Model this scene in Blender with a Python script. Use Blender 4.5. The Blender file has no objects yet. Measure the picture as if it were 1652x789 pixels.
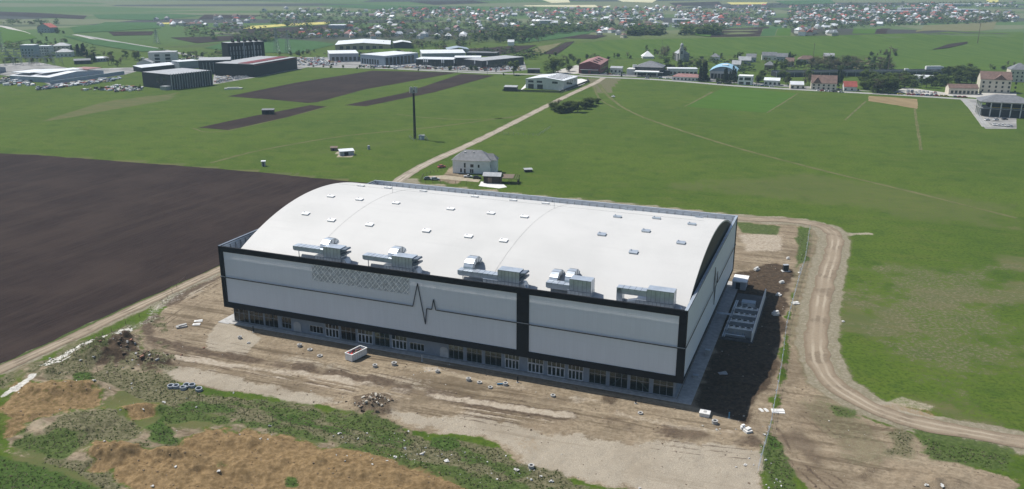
import bpy, bmesh, math, random
import numpy as np
from mathutils import Matrix, Vector
from mathutils.geometry import delaunay_2d_cdt

# ------------------------------------------------------------ camera / light
SC = bpy.context.scene
COL = SC.collection
F, PITCH, ROLL, HC = 1378.6469, 0.30478328, 0.0023372864, 98.846492
CX, CY = 826.0, 394.5
AX, AY, AZ = -85.230927, 235.86429, -0.37405745
L, W, HB, HT = 135.79, 89.72, 5.14, 24.0
SUN_EL, SUN_AZ = math.radians(56.5), math.atan2(0.552, -0.834)

cam = bpy.data.cameras.new('camera'); co = bpy.data.objects.new('camera', cam); COL.objects.link(co)
cam.sensor_width = 36; cam.lens = 36 * F / 1652; cam.clip_start = 1; cam.clip_end = 30000
co.matrix_world = Matrix.Translation((0, 0, HC)) @ Matrix.Rotation(math.pi/2 - PITCH, 4, 'X') @ Matrix.Rotation(ROLL, 4, 'Z')
SC.camera = co
SC.view_settings.view_transform = 'Standard'; SC.view_settings.look = 'None'
SC.view_settings.exposure = 0.08; SC.view_settings.gamma = 1
SC.cycles.use_denoising = True; SC.cycles.denoising_prefilter = 'ACCURATE'; SC.cycles.denoising_input_passes = 'RGB_ALBEDO_NORMAL'
SC.cycles.max_bounces = 6; SC.cycles.diffuse_bounces = 2; SC.cycles.glossy_bounces = 2
SC.cycles.transparent_max_bounces = 8; SC.cycles.volume_bounces = 0; SC.cycles.caustics_reflective = False
SC.cycles.caustics_refractive = False

wd = bpy.data.worlds.new('World'); SC.world = wd; wd.use_nodes = True
nt = wd.node_tree; bg = nt.nodes['Background']
sk = nt.nodes.new('ShaderNodeTexSky'); sk.sky_type = 'NISHITA'; sk.sun_disc = False
sk.sun_elevation = SUN_EL; sk.sun_rotation = math.pi/2 - SUN_AZ
sk.air_density = 1.0; sk.dust_density = 1.0; sk.ozone_density = 1.0
nt.links.new(sk.outputs[0], bg.inputs[0]); bg.inputs[1].default_value = 0.095
sl = bpy.data.lights.new('sun', 'SUN'); sl.energy = 5.0; sl.angle = math.radians(0.5); sl.color = (1, .965, .91)
so = bpy.data.objects.new('sun', sl); COL.objects.link(so)
sd = Vector((math.cos(SUN_AZ)*math.cos(SUN_EL), math.sin(SUN_AZ)*math.cos(SUN_EL), math.sin(SUN_EL)))
so.rotation_euler = sd.to_track_quat('Z', 'Y').to_euler(); so.location = (-300, 300, 400)

rnd = random.Random(7)

# ------------------------------------------------------------ numpy noise, terrain
def vnoise(x, y, seed=0):
    x = np.asarray(x, float); y = np.asarray(y, float)
    xi = np.floor(x).astype(np.int64); yi = np.floor(y).astype(np.int64)
    fx = x-xi; fy = y-yi; fx = fx*fx*(3-2*fx); fy = fy*fy*(3-2*fy)
    def h(a, b):
        n = (a*374761393 + b*668265263 + seed*974634777) & 0x7fffffff
        n = ((n ^ (n >> 13))*1274126177) & 0x7fffffff
        n = n ^ (n >> 16)
        return (n & 0xffff)/65535.0
    return (h(xi, yi)*(1-fx)+h(xi+1, yi)*fx)*(1-fy)+(h(xi, yi+1)*(1-fx)+h(xi+1, yi+1)*fx)*fy
def fbm(x, y, s, seed=0, octv=4):
    t = 0; a = .5; n = 0
    for i in range(octv):
        t = t + a*vnoise(np.asarray(x)/s*2**i, np.asarray(y)/s*2**i, seed+i*17); n += a; a *= .5
    return t/n - .5
def sstep(a, b, x):
    t = np.clip((np.asarray(x, float)-a)/(b-a), 0, 1); return t*t*(3-2*t)
def gau(x, y, cx, cy, sx, sy):
    return np.exp(-((x-cx)/sx)**2-((y-cy)/sy)**2)
def terrain(x, y):
    x = np.asarray(x, float); y = np.asarray(y, float); d = np.hypot(x, y)
    z = 70*sstep(2300, 5200, d)*(0.75+0.6*fbm(x, y, 1500, 5, 2))
    z = z + 12*1.6*gau(x, y, 480, 1420, 430, 170) + 13*gau(x, y, -700, 1500, 170, 220)
    z = z + 7*fbm(x, y, 420, 9, 2)*sstep(1050, 1700, d)
    return z
def ray(px, py):
    X = px-CX; Y = py-CY; c, s = math.cos(ROLL), math.sin(ROLL); X, Y = X*c+Y*s, -X*s+Y*c
    return Vector((X/F, math.cos(PITCH)-Y/F*math.sin(PITCH), -math.sin(PITCH)-Y/F*math.cos(PITCH)))
MOUNDS = []
def site(x, y):
    z = 0*np.asarray(x, float)
    for (cx, cy, sx, sy, h, sd_) in MOUNDS:
        g = gau(x, y, cx, cy, sx, sy)
        z = z + h*g*(1+1.5*fbm(x, y, 2.4, sd_, 3)+.9*fbm(x, y, 7., sd_+3, 2))
    return z
def height(x, y):
    return terrain(x, y)+site(x, y)
def P(px, py, up=0.0):
    d = ray(px, py); z = up
    for _ in range(12):
        t = (z-HC)/d.z; x = t*d.x; y = t*d.y
        nz = float(height(x, y))+up
        z = z+(nz-z)*.7
    t = (z-HC)/d.z
    return Vector((t*d.x, t*d.y, z-up))
def P0(px, py):
    d = ray(px, py); t = -HC/d.z; return Vector((t*d.x, t*d.y))
CA, SA = math.cos(AZ), math.sin(AZ)
def BW(a, b):
    return (AX+a*CA-b*SA, AY+a*SA+b*CA)
def WB(x, y):
    return ((x-AX)*CA+(y-AY)*SA, -(x-AX)*SA+(y-AY)*CA)

# ------------------------------------------------------------ helpers
def tag(o, label=None, cat=None, group=None, kind=None):
    if label: o['label'] = label
    if cat: o['category'] = cat
    if group: o['group'] = group
    if kind: o['kind'] = kind
    return o
def empty(name, loc, rz=0, label=None, cat=None, group=None):
    o = bpy.data.objects.new(name, None); COL.objects.link(o); o.location = loc; o.rotation_euler = (0, 0, rz)
    o.empty_display_size = .5
    return tag(o, label, cat, group)
class MB:
    def __init__(s): s.v = []; s.f = []; s.m = []
    def add(s, vs, fs, mi=0):
        b = len(s.v); s.v += [tuple(p) for p in vs]; s.f += [tuple(b+i for i in f) for f in fs]; s.m += [mi]*len(fs); return s
    def box(s, x0, x1, y0, y1, z0, z1, mi=0):
        return s.add([(x0,y0,z0),(x1,y0,z0),(x1,y1,z0),(x0,y1,z0),(x0,y0,z1),(x1,y0,z1),(x1,y1,z1),(x0,y1,z1)],
                     [(0,3,2,1),(4,5,6,7),(0,1,5,4),(1,2,6,5),(2,3,7,6),(3,0,4,7)], mi)
    def rbox(s, c, size, rz=0, mi=0, rx=0, ry=0):
        M = Matrix.Translation(c) @ Matrix.Rotation(rz,4,'Z') @ Matrix.Rotation(ry,4,'Y') @ Matrix.Rotation(rx,4,'X')
        x, y, z = size[0]/2, size[1]/2, size[2]/2
        vs = [M @ Vector(p) for p in [(-x,-y,-z),(x,-y,-z),(x,y,-z),(-x,y,-z),(-x,-y,z),(x,-y,z),(x,y,z),(-x,y,z)]]
        return s.add(vs, [(0,3,2,1),(4,5,6,7),(0,1,5,4),(1,2,6,5),(2,3,7,6),(3,0,4,7)], mi)
    def bar(s, p, q, w, mi=0, h=None):
        p, q = Vector(p), Vector(q); d = q-p; l = d.length
        if l < 1e-6: return s
        M = Matrix.Translation((p+q)/2) @ d.to_track_quat('X', 'Z').to_matrix().to_4x4()
        x, y, z = l/2, w/2, (h or w)/2
        vs = [M @ Vector(k) for k in [(-x,-y,-z),(x,-y,-z),(x,y,-z),(-x,y,-z),(-x,-y,z),(x,-y,z),(x,y,z),(-x,y,z)]]
        return s.add(vs, [(0,3,2,1),(4,5,6,7),(0,1,5,4),(1,2,6,5),(2,3,7,6),(3,0,4,7)], mi)
    def prism(s, poly, z0, z1, mi=0, axis='z'):
        n = len(poly)
        def pt(p, z): return (p[0], p[1], z) if axis == 'z' else ((p[0], z, p[1]) if axis == 'y' else (z, p[0], p[1]))
        vs = [pt(p, z0) for p in poly]+[pt(p, z1) for p in poly]
        return s.add(vs, [tuple(range(n))[::-1], tuple(range(n, 2*n))]+[(i, (i+1) % n, (i+1) % n+n, i+n) for i in range(n)], mi)
    def cyl(s, x, y, z0, z1, r, n=12, r2=None, mi=0, top=True):
        r2 = r if r2 is None else r2
        a = [2*math.pi*i/n for i in range(n)]
        vs = [(x+r*math.cos(t), y+r*math.sin(t), z0) for t in a]+[(x+r2*math.cos(t), y+r2*math.sin(t), z1) for t in a]
        fs = [(i, (i+1) % n, (i+1) % n+n, i+n) for i in range(n)]
        if top: fs += [tuple(range(n, 2*n))]
        return s.add(vs, fs, mi)
    def ring(s, x, y, z0, z1, r, ri, n=14, mi=0):
        a = [2*math.pi*i/n for i in range(n)]; vs = []
        for (rr, z) in ((r, z0), (r, z1), (ri, z1), (ri, z0)):
            vs += [(x+rr*math.cos(t), y+rr*math.sin(t), z) for t in a]
        fs = []
        for k in range(3):
            fs += [(k*n+i, k*n+(i+1) % n, (k+1)*n+(i+1) % n, (k+1)*n+i) for i in range(n)]
        return s.add(vs, fs, mi)
    def tube(s, pts, r, n=6, mi=0):
        pts = [Vector(p) for p in pts]; b = len(s.v); rings = []
        for i, p in enumerate(pts):
            t = (pts[min(i+1, len(pts)-1)]-pts[max(i-1, 0)]).normalized()
            u = t.cross(Vector((0, 0, 1)));  u = Vector((1, 0, 0)) if u.length < 1e-3 else u.normalized(); w = u.cross(t)
            rings.append([p+r*(math.cos(2*math.pi*k/n)*u+math.sin(2*math.pi*k/n)*w) for k in range(n)])
        vs = [q for rg in rings for q in rg]; fs = []
        for i in range(len(pts)-1):
            fs += [(i*n+k, i*n+(k+1) % n, (i+1)*n+(k+1) % n, (i+1)*n+k) for k in range(n)]
        fs += [tuple(range(n))[::-1], tuple((len(pts)-1)*n+k for k in range(n))]
        return s.add(vs, fs, mi)
    def mesh(s, name, mats):
        me = bpy.data.meshes.new(name); me.from_pydata(s.v, [], s.f)
        for m in (mats if isinstance(mats, (list, tuple)) else [mats]): me.materials.append(m)
        if any(s.m): me.polygons.foreach_set('material_index', s.m)
        bm = bmesh.new(); bm.from_mesh(me); bmesh.ops.recalc_face_normals(bm, faces=bm.faces); bm.to_mesh(me); bm.free()
        return me
    def build(s, name, mats, parent=None, loc=None, rz=0, raw=False):
        me = s.mesh(name, mats)
        o = bpy.data.objects.new(name, me); COL.objects.link(o)
        if parent is not None: o.parent = parent
        if loc is not None: o.location = loc; o.rotation_euler = (0, 0, rz)
        return o
def link(name, me, parent=None, loc=None, rz=0, sc=None):
    o = bpy.data.objects.new(name, me); COL.objects.link(o)
    if parent is not None: o.parent = parent
    if loc is not None: o.location = loc
    o.rotation_euler = (0, 0, rz)
    if sc is not None: o.scale = sc if isinstance(sc, (tuple, list)) else (sc, sc, sc)
    return o
def copy_tree(o, parent=None):
    c = o.copy(); COL.objects.link(c); c.parent = parent
    for ch in list(o.children): copy_tree(ch, c)
    return c

# ------------------------------------------------------------ materials
def newmat(name):
    m = bpy.data.materials.new(name); m.use_nodes = True
    n = m.node_tree; return m, n, n.nodes['Principled BSDF']
def N(n, t, **kw):
    x = n.nodes.new('ShaderNode'+t)
    for k, v in kw.items(): setattr(x, k, v)
    return x
def coords(n, kind='Object', scale=(1, 1, 1), rot=(0, 0, 0)):
    if kind == 'World': src = N(n, 'NewGeometry').outputs['Position']
    else: src = N(n, 'TexCoord').outputs[kind]
    mp = N(n, 'Mapping', vector_type='TEXTURE'); n.links.new(src, mp.inputs[0]); mp.inputs['Scale'].default_value = [1/k for k in scale]; mp.inputs['Rotation'].default_value = rot
    return mp.outputs[0]
def noise(n, vec, scale, detail=4, rough=.6):
    t = N(n, 'TexNoise'); n.links.new(vec, t.inputs['Vector']); t.inputs['Scale'].default_value = scale
    t.inputs['Detail'].default_value = detail; t.inputs['Roughness'].default_value = rough; return t.outputs['Fac']
def mixc(n, fac, a, b, mode='MIX'):
    x = N(n, 'Mix', data_type='RGBA', blend_type=mode)
    for i, val in ((0, fac), (6, a), (7, b)):
        if hasattr(val, 'links') or hasattr(val, 'node'): n.links.new(val, x.inputs[i])
        elif i == 0: x.inputs[0].default_value = val
        else: x.inputs[i].default_value = (*val, 1)
    return x.outputs[2]
def ramp(n, fac, lo, hi):
    x = N(n, 'MapRange', interpolation_type='SMOOTHSTEP'); n.links.new(fac, x.inputs[0])
    x.inputs[1].default_value = lo; x.inputs[2].default_value = hi; return x.outputs[0]
def mth(n, op, a, b=0.0):
    x = N(n, 'Math', operation=op)
    for i, v in ((0, a), (1, b)):
        if hasattr(v, 'node'): n.links.new(v, x.inputs[i])
        else: x.inputs[i].default_value = v
    return x.outputs[0]
def bump(n, bsdf, h, strength=.3, dist=.1):
    b = N(n, 'Bump'); b.inputs['Strength'].default_value = strength; b.inputs['Distance'].default_value = dist
    n.links.new(h, b.inputs['Height']); n.links.new(b.outputs[0], bsdf.inputs['Normal'])
MC = {}
def mat(name, col, rough=.7, var=.25, scale=1.0, metal=0, spec=.3, stretch=(1, 1, 1), obj_rand=0.0):
    if name in MC: return MC[name]
    m, n, b = newmat(name); v = coords(n, 'Object', stretch)
    f = noise(n, v, scale, 5)
    c = mixc(n, ramp(n, f, .3, .7), tuple(x*(1-var) for x in col), tuple(min(1, x*(1+var)) for x in col))
    if obj_rand:
        oi = N(n, 'ObjectInfo'); hv = N(n, 'HueSaturation'); n.links.new(c, hv.inputs['Color'])
        r = mth(n, 'MULTIPLY_ADD', oi.outputs['Random'], obj_rand); r.node.inputs[2].default_value = 1-obj_rand/2
        n.links.new(r, hv.inputs['Value']); c = hv.outputs[0]
    n.links.new(c, b.inputs['Base Color']); b.inputs['Roughness'].default_value = rough; b.inputs['Metallic'].default_value = metal
    b.inputs['Specular IOR Level'].default_value = spec
    MC[name] = m; return m

M_dark = mat('anthracite_cladding', (.010, .0105, .014), .6, .2, .3, 0, .15)
M_darkgrey = mat('dark_grey', (.026, .028, .034), .6)
M_white = mat('white_paint', (.78, .78, .77), .6, .06, .4)
M_offwhite = mat('offwhite', (.62, .61, .58), .7, .08, .4)
M_cream = mat('cream_plaster', (.62, .56, .46), .8, .08, .4)
M_grey = mat('grey_plaster', (.33, .35, .38), .8, .1, .4)
M_bluegrey = mat('bluegrey_panel', (.30, .36, .42), .6, .08, .3)
M_conc = mat('concrete', (.40, .39, .37), .85, .18, .8)
M_concd = mat('concrete_dark', (.24, .24, .24), .85, .18, .8)
M_concw = mat('concrete_pale', (.66, .65, .62), .85, .1, .8)
M_galv = mat('galvanised_sheet', (.52, .57, .62), .38, .12, .6, metal=.55, spec=.5)
M_galvd = mat('galvanised_dark', (.17, .20, .24), .45, .12, .6, metal=.4)
M_steel = mat('steel_post', (.30, .32, .34), .5, .1, 1, metal=.4)
M_glassd = mat('dark_window', (.02, .024, .03), .12, .2, .2, spec=.6)
M_alu = mat('aluminium_frame', (.38, .42, .46), .45, .06, 1, metal=.2)
M_red = mat('red_cladding', (.17, .022, .03), .6, .15, .2)
M_roofred = mat('red_roof', (.36, .09, .07), .75, .2, .4)
M_roofbrown = mat('brown_roof', (.17, .11, .09), .75, .2, .4)
M_roofpink = mat('faded_red_roof', (.30, .16, .15), .75, .15, .4)
M_roofgrey = mat('grey_roof', (.17, .175, .185), .6, .2, .5)
M_rooffade = mat('weathered_grey_roof', (.36, .37, .38), .6, .15, .4)
M_roofwhite = mat('white_sheet_roof', (.68, .70, .72), .5, .08, .15)
M_roofblue = mat('blue_sheet_roof', (.30, .50, .64), .45, .1, .2)
M_tan = mat('tan_wall', (.42, .34, .22), .8, .1, .3)
M_timber = mat('weathered_timber', (.16, .12, .09), .8, .3, 2)
M_timberd = mat('dark_timber', (.035, .027, .024), .8, .3, 2)
M_tyre = mat('rubber', (.02, .02, .02), .8)
M_soil = mat('soil', (.17, .115, .075), .95, .35, 1.5)
M_litter = mat('white_litter', (.56, .55, .52), .8, .2, 2)
M_bluep = mat('blue_plastic', (.06, .2, .34), .5)
M_greyp = mat('grey_plastic_ring', (.30, .33, .37), .6)
M_yel = mat('yellow_paint', (.6, .42, .05), .5)
M_redp = mat('red_paint', (.5, .05, .04), .5)

def plain_attr(n, name):
    a = N(n, 'Attribute'); a.attribute_name = name; return a.outputs['Fac']

def ground_material():
    m, n, b = newmat('ground'); w = coords(n, 'World')
    n1 = noise(n, w, .012, 4); n2 = noise(n, w, .09, 5); n3 = noise(n, w, .9, 5, .7); n4 = noise(n, w, 4.5, 4, .75)
    n5 = noise(n, coords(n, 'World', (1, 3.5, 1), (0, 0, AZ)), .05, 5)
    g = mixc(n, ramp(n, n1, .35, .65), (.064, .106, .0125), (.084, .127, .0165))
    g = mixc(n, ramp(n, n5, .45, .75), g, (.098, .124, .024))
    g = mixc(n, mth(n, 'MULTIPLY', ramp(n, n2, .45, .75), .7), g, (.040, .079, .011))
    g = mixc(n, mth(n, 'MULTIPLY', ramp(n, n3, .40, .70), .75), g, (.028, .052, .009))
    g = mixc(n, mth(n, 'MULTIPLY', ramp(n, n4, .5, .85), .5), g, (.125, .15, .038))
    # far patchwork of strip fields
    vo = N(n, 'TexVoronoi'); n.links.new(coords(n, 'World', (.0016, .0055, .001), (0, 0, .12)), vo.inputs['Vector']); vo.inputs['Scale'].default_value = 1
    sp = N(n, 'SeparateColor'); n.links.new(vo.outputs['Color'], sp.inputs[0])
    fc = mixc(n, ramp(n, sp.outputs[0], .25, .3), (.055, .055, .05), (.085, .125, .045))
    fc = mixc(n, ramp(n, sp.outputs[0], .55, .58), fc, (.135, .15, .08))
    fc = mixc(n, ramp(n, sp.outputs[1], .78, .8), fc, (.07, .12, .035))
    fc = mixc(n, ramp(n, n2, .6, .7), fc, (.05, .075, .03))
    g = mixc(n, plain_attr(n, 'far'), g, fc)
    # site materials
    dirt = mixc(n, ramp(n, n3, .3, .7), (.185, .142, .097), (.345, .276, .195))
    dirt = mixc(n, mth(n, 'MULTIPLY', ramp(n, n2, .45, .7), .7), dirt, (.225, .170, .118))
    dirt = mixc(n, mth(n, 'MULTIPLY', ramp(n, n4, .5, .8), .6), dirt, (.10, .073, .05))
    n6 = noise(n, w, .035, 4, .65); n7 = noise(n, coords(n, 'World', (.06, 1.0, 1), (0, 0, AZ+.03)), .35, 5, .7)
    dirt = mixc(n, mth(n, 'MULTIPLY', ramp(n, n6, .46, .66), .75), dirt, (.13, .097, .066)); dirt = mixc(n, mth(n, 'MULTIPLY', ramp(n, n7, .52, .64), .8), dirt, (.110, .080, .054)); dirt = mixc(n, mth(n, 'MULTIPLY', ramp(n, n7, .46, .34), .6), dirt, (.37, .305, .22))
    grav = mixc(n, ramp(n, n4, .3, .75), (.25, .215, .165), (.46, .405, .32))
    grav = mixc(n, mth(n, 'MULTIPLY', ramp(n, n2, .45, .7), .5), grav, (.25, .21, .155)); grav = mixc(n, mth(n, 'MULTIPLY', ramp(n, n7, .54, .74), .55), grav, (.20, .16, .11))
    clay = mixc(n, ramp(n, n3, .3, .75), (.135, .086, .042), (.315, .215, .112))
    clay = mixc(n, mth(n, 'MULTIPLY', ramp(n, n4, .55, .8), .5), clay, (.10, .066, .036))
    soil = mixc(n, ramp(n, n3, .3, .7), (.028, .020, .014), (.088, .061, .040))  # dark dug earth, lowered further to deepen the hall's side shadow
    weed = mixc(n, ramp(n, n3, .35, .7), (.040, .066, .014), (.092, .128, .036))
    weed = mixc(n, mth(n, 'MULTIPLY', ramp(n, n4, .5, .8), .7), weed, (.15, .14, .085))
    scrub = mixc(n, ramp(n, n3, .35, .7), (.085, .085, .040), (.19, .17, .105))
    lush = mixc(n, ramp(n, n3, .35, .7), (.034, .066, .013), (.072, .118, .026))
    pale = mixc(n, ramp(n, n3, .35, .7), (.42, .40, .36), (.66, .64, .58))
    olive = mixc(n, ramp(n, n5, .3, .7), (.12, .115, .047), (.085, .105, .036))
    rut = mixc(n, ramp(n, n3, .35, .7), (.075, .054, .038), (.135, .10, .07))
    lite = mixc(n, ramp(n, n3, .35, .7), (.33, .275, .21), (.44, .385, .305))
    c = g
    jit_ = mth(n, 'ADD', mth(n, 'MULTIPLY', mth(n, 'SUBTRACT', n3, .5), 1.0), mth(n, 'MULTIPLY', mth(n, 'SUBTRACT', n4, .5), .8))
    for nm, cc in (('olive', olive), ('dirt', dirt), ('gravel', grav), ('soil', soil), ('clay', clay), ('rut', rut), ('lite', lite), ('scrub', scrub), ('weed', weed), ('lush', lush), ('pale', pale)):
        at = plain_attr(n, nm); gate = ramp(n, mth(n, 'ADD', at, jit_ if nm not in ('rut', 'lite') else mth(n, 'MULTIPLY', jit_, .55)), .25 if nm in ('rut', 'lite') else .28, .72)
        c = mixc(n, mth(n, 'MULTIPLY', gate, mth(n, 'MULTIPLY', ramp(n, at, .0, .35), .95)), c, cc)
    n.links.new(c, b.inputs['Base Color']); b.inputs['Roughness'].default_value = .95; b.inputs['Specular IOR Level'].default_value = .08
    h = mth(n, 'ADD', mth(n, 'MULTIPLY', n3, 1.0), mth(n, 'MULTIPLY', n4, .5)); bump(n, b, h, .55, .35)
    return m
def plough_material():
    m, n, b = newmat('ploughed_soil')
    w = coords(n, 'World', (1.6, .09, 1), (0, 0, AZ)); w2 = coords(n, 'World')
    a = noise(n, w, .9, 5, .7); c1 = noise(n, w2, .03, 4); c2 = noise(n, w2, 1.6, 5, .7)
    c = mixc(n, ramp(n, a, .3, .7), (.021, .0145, .0135), (.040, .0275, .0245))
    bd = noise(n, coords(n, 'World', (.16, .006, 1), (0, 0, AZ)), 1.0, 4, .6); c = mixc(n, mth(n, 'MULTIPLY', ramp(n, bd, .48, .66), .3), c, (.062, .045, .036)); c = mixc(n, mth(n, 'MULTIPLY', ramp(n, bd, .42, .26), .35), c, (.019, .0135, .012))
    c = mixc(n, mth(n, 'MULTIPLY', ramp(n, c1, .4, .7), .6), c, (.052, .037, .031))
    c = mixc(n, mth(n, 'MULTIPLY', ramp(n, c2, .5, .8), .6), c, (.054, .040, .035))
    n.links.new(c, b.inputs['Base Color']); b.inputs['Roughness'].default_value = .95; b.inputs['Specular IOR Level'].default_value = .05
    bump(n, b, mth(n, 'ADD', a, c2), .6, .3); return m
def field_material(name, c0, c1, rz=0.2):
    m, n, b = newmat(name); w = coords(n, 'World', (1, .12, 1), (0, 0, rz)); w2 = coords(n, 'World')
    a = noise(n, w, .12, 5, .6); k = noise(n, w2, .05, 5, .7)
    c = mixc(n, ramp(n, a, .3, .7), c0, c1); c = mixc(n, mth(n, 'MULTIPLY', ramp(n, k, .5, .75), .5), c, tuple(x*.75 for x in c0))
    n.links.new(c, b.inputs['Base Color']); b.inputs['Roughness'].default_value = .95; b.inputs['Specular IOR Level'].default_value = .05
    return m
def road_material(name, core, rutc, edge):
    m, n, b = newmat(name); w = coords(n, 'World'); n3 = noise(n, w, .8, 5, .7); n2 = noise(n, w, .12, 4); n4 = noise(n, w, 4, 4, .7)
    ac = plain_attr(n, 'across'); aa = mth(n, 'ABSOLUTE', mth(n, 'ADD', ac, mth(n, 'MULTIPLY', mth(n, 'SUBTRACT', n2, .5), .35)))
    r = mth(n, 'ABSOLUTE', mth(n, 'SUBTRACT', aa, .34)); rutm = ramp(n, mth(n, 'ADD', r, mth(n, 'MULTIPLY', mth(n, 'SUBTRACT', n3, .5), .2)), .2, .05)
    c = mixc(n, ramp(n, n3, .3, .7), tuple(x*.85 for x in core), core)
    n8 = noise(n, w, .05, 3); rutm = mth(n, 'MULTIPLY', rutm, mth(n, 'ADD', .25, mth(n, 'MULTIPLY', ramp(n, n8, .42, .6), .75)))
    c = mixc(n, mth(n, 'MULTIPLY', ramp(n, mth(n, 'ADD', n2, mth(n, 'MULTIPLY', n3, .4)), .68, .82), .6), c, tuple(x*.7 for x in edge))
    c = mixc(n, rutm, c, rutc)
    e = ramp(n, mth(n, 'ADD', aa, mth(n, 'MULTIPLY', mth(n, 'SUBTRACT', n3, .5), .5)), .6, .95)
    c = mixc(n, e, c, edge); c = mixc(n, mth(n, 'MULTIPLY', ramp(n, n4, .5, .8), .35), c, tuple(x*.6 for x in edge))
    n.links.new(c, b.inputs['Base Color']); b.inputs['Roughness'].default_value = .95; b.inputs['Specular IOR Level'].default_value = .08
    bump(n, b, mth(n, 'ADD', n3, n4), .4, .2); return m

# ------------------------------------------------------------ ground sheet
MDS = [  # px, py, along-x m, along-y m, height
    ((600, 655), 4.6, 4.6, 2.3), ((185, 560), 7, 4.5, 3.2), ((170, 575), 8, 3.5, 2.2), ((210, 548), 5, 3, 2.0), ((245, 583), 5, 3, 1.8),
    ((60, 640), 9, 5, 1.6), ((130, 630), 10, 4, 1.5), ((20, 680), 8, 6, 1.3), ((225, 665), 6, 3, 1.4), ((100, 700), 8, 4, .8), ((160, 690), 8, 4, 1.0),
    ((180, 735), 8, 4, 2.0), ((260, 745), 9, 4, 1.6), ((340, 760), 9, 4, 1.4), ((310, 712), 7, 3.5, 1.2), ((420, 720), 12, 4, 1.0), ((500, 755), 12, 4, .9),
    ((600, 770), 12, 4, .8), ((250, 700), 4, 3.2, 1.1), ((80, 600), 6, 4, 1.0), ((980, 645), 4.5, 2, .7), ((1505, 780), 6, 3, 1.4), ((1100, 705), 8, 3, .35),
    ((910, 640), 10, 2.2, .5), ((1205, 700), 4, 2.5, .5), ((530, 590), 9, 2.5, .5), ((1245, 590), 3, 6, .5)]
for k, ((px, py), sx, sy, h) in enumerate(MDS):
    q = P0(px, py); MOUNDS.append((q.x, q.y, sx, sy, h, 40+k*7))

def axis(lo, hi, step, far_lo, far_hi, g=1.045, mx=90):
    a = list(np.arange(lo, hi, step)); s = step; x = a[-1]
    while x < far_hi: s = min(s*g, mx); x += s; a.append(x)
    s = step; x = lo; pre = []
    while x > far_lo: s = min(s*g, mx); x -= s; pre.append(x)
    return np.array(pre[::-1]+a)
gx = axis(-135, 145, .42, -9000, 9000); gy = axis(149, 290, .42, -400, 9500)
X, Y = np.meshgrid(gx, gy); X = X.ravel(); Y = Y.ravel()
near = (X > -330) & (X < 330) & (Y > 130) & (Y < 900)
def sdist(poly, x, y):     # signed distance in metres (inside positive), poly in photo points
    q = [P0(*p) for p in poly]; d = np.full(x.shape, 1e9); ins = np.zeros(x.shape, bool)
    for i in range(len(q)):
        a = q[i]; b = q[(i+1) % len(q)]; ex, ey = b.x-a.x, b.y-a.y; t = np.clip(((x-a.x)*ex+(y-a.y)*ey)/(ex*ex+ey*ey+1e-9), 0, 1)
        d = np.minimum(d, np.hypot(x-a.x-t*ex, y-a.y-t*ey))
        cnd = ((a.y > y) != (b.y > y)); ins ^= cnd & (x < (b.x-a.x)*(y-a.y)/(b.y-a.y+1e-12)+a.x)
    return np.where(ins, d, -d)
def ldist(line, x, y):
    q = [P0(*p) for p in line]; d = np.full(x.shape, 1e9)
    for a, b in zip(q[:-1], q[1:]):
        ex, ey = b.x-a.x, b.y-a.y; t = np.clip(((x-a.x)*ex+(y-a.y)*ey)/(ex*ex+ey*ey+1e-9), 0, 1)
        d = np.minimum(d, np.hypot(x-a.x-t*ex, y-a.y-t*ey))
    return d
xn, yn = X[near], Y[near]
N6 = fbm(xn, yn, 9, 3, 5); N2 = fbm(xn, yn, 2.6, 23, 4); N20 = fbm(xn, yn, 26, 63, 3)
masks = {}
def region(name, poly, wob=4, soft=1.2, amt=1.0):
    d = sdist(poly, xn, yn)+wob*1.6*N6+wob*.9*N2
    masks[name] = np.maximum(masks.get(name, 0), amt*np.clip(d/soft+.5, 0, 1))
def stroke(name, line, w, wob=.6, soft=.5, amt=1.0, br=0.0):
    d = w/2-ldist(line, xn, yn)+wob*2*N2+wob*N6
    a = amt*np.clip(d/soft+.5, 0, 1)
    if br: a = a*np.clip((N20+N6*.6+br)*4, 0, 1)
    masks[name] = np.maximum(masks.get(name, 0), a)
def ruts(name, line, gauge=1.9, w=.5, amt=.8, wob=.25, br=.1):
    q = [P0(*p) for p in line]
    for sgn in (-1, 1):
        pts = []
        for i, a in enumerate(q):
            t = (q[min(i+1, len(q)-1)]-q[max(i-1, 0)]).normalized(); pts.append(a+Vector((-t.y, t.x))*gauge/2*sgn)
        d = np.full(xn.shape, 1e9)
        for a, b in zip(pts[:-1], pts[1:]):
            ex, ey = b.x-a.x, b.y-a.y; tt = np.clip(((xn-a.x)*ex+(yn-a.y)*ey)/(ex*ex+ey*ey+1e-9), 0, 1)
            d = np.minimum(d, np.hypot(xn-a.x-tt*ex, yn-a.y-tt*ey))
        m = amt*np.clip((w/2-d+wob*2*N2)/.4+.5, 0, 1)*np.clip((N6+N20*.8+.2+br)*3.5, 0, 1)
        masks[name] = np.maximum(masks.get(name, 0), m)
# building site dirt
region('dirt', [(352,432),(300,462),(262,495),(222,540),(235,590),(270,612),(326,626),(400,636),(500,648),(575,668),(690,702),(742,699),(806,716),(840,752),(970,784),(1050,800),(1240,800),(1225,744),(1238,700),(1260,620),(1275,500),(1300,420),(1290,352),(1180,345),(600,290)], 3, 2)
region('dirt', [(1300,372),(1275,480),(1262,600),(1238,720),(1300,790),(1420,800),(1640,800),(1640,772),(1560,752),(1470,700),(1400,672),(1345,632),(1315,560),(1322,470),(1345,385),(1330,360)], 3, 2)
region('dirt', [(0,650),(40,600),(110,560),(170,560),(262,500),(225,545),(262,600),(180,650),(60,720),(0,730)], 4, 2, .7)
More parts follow.
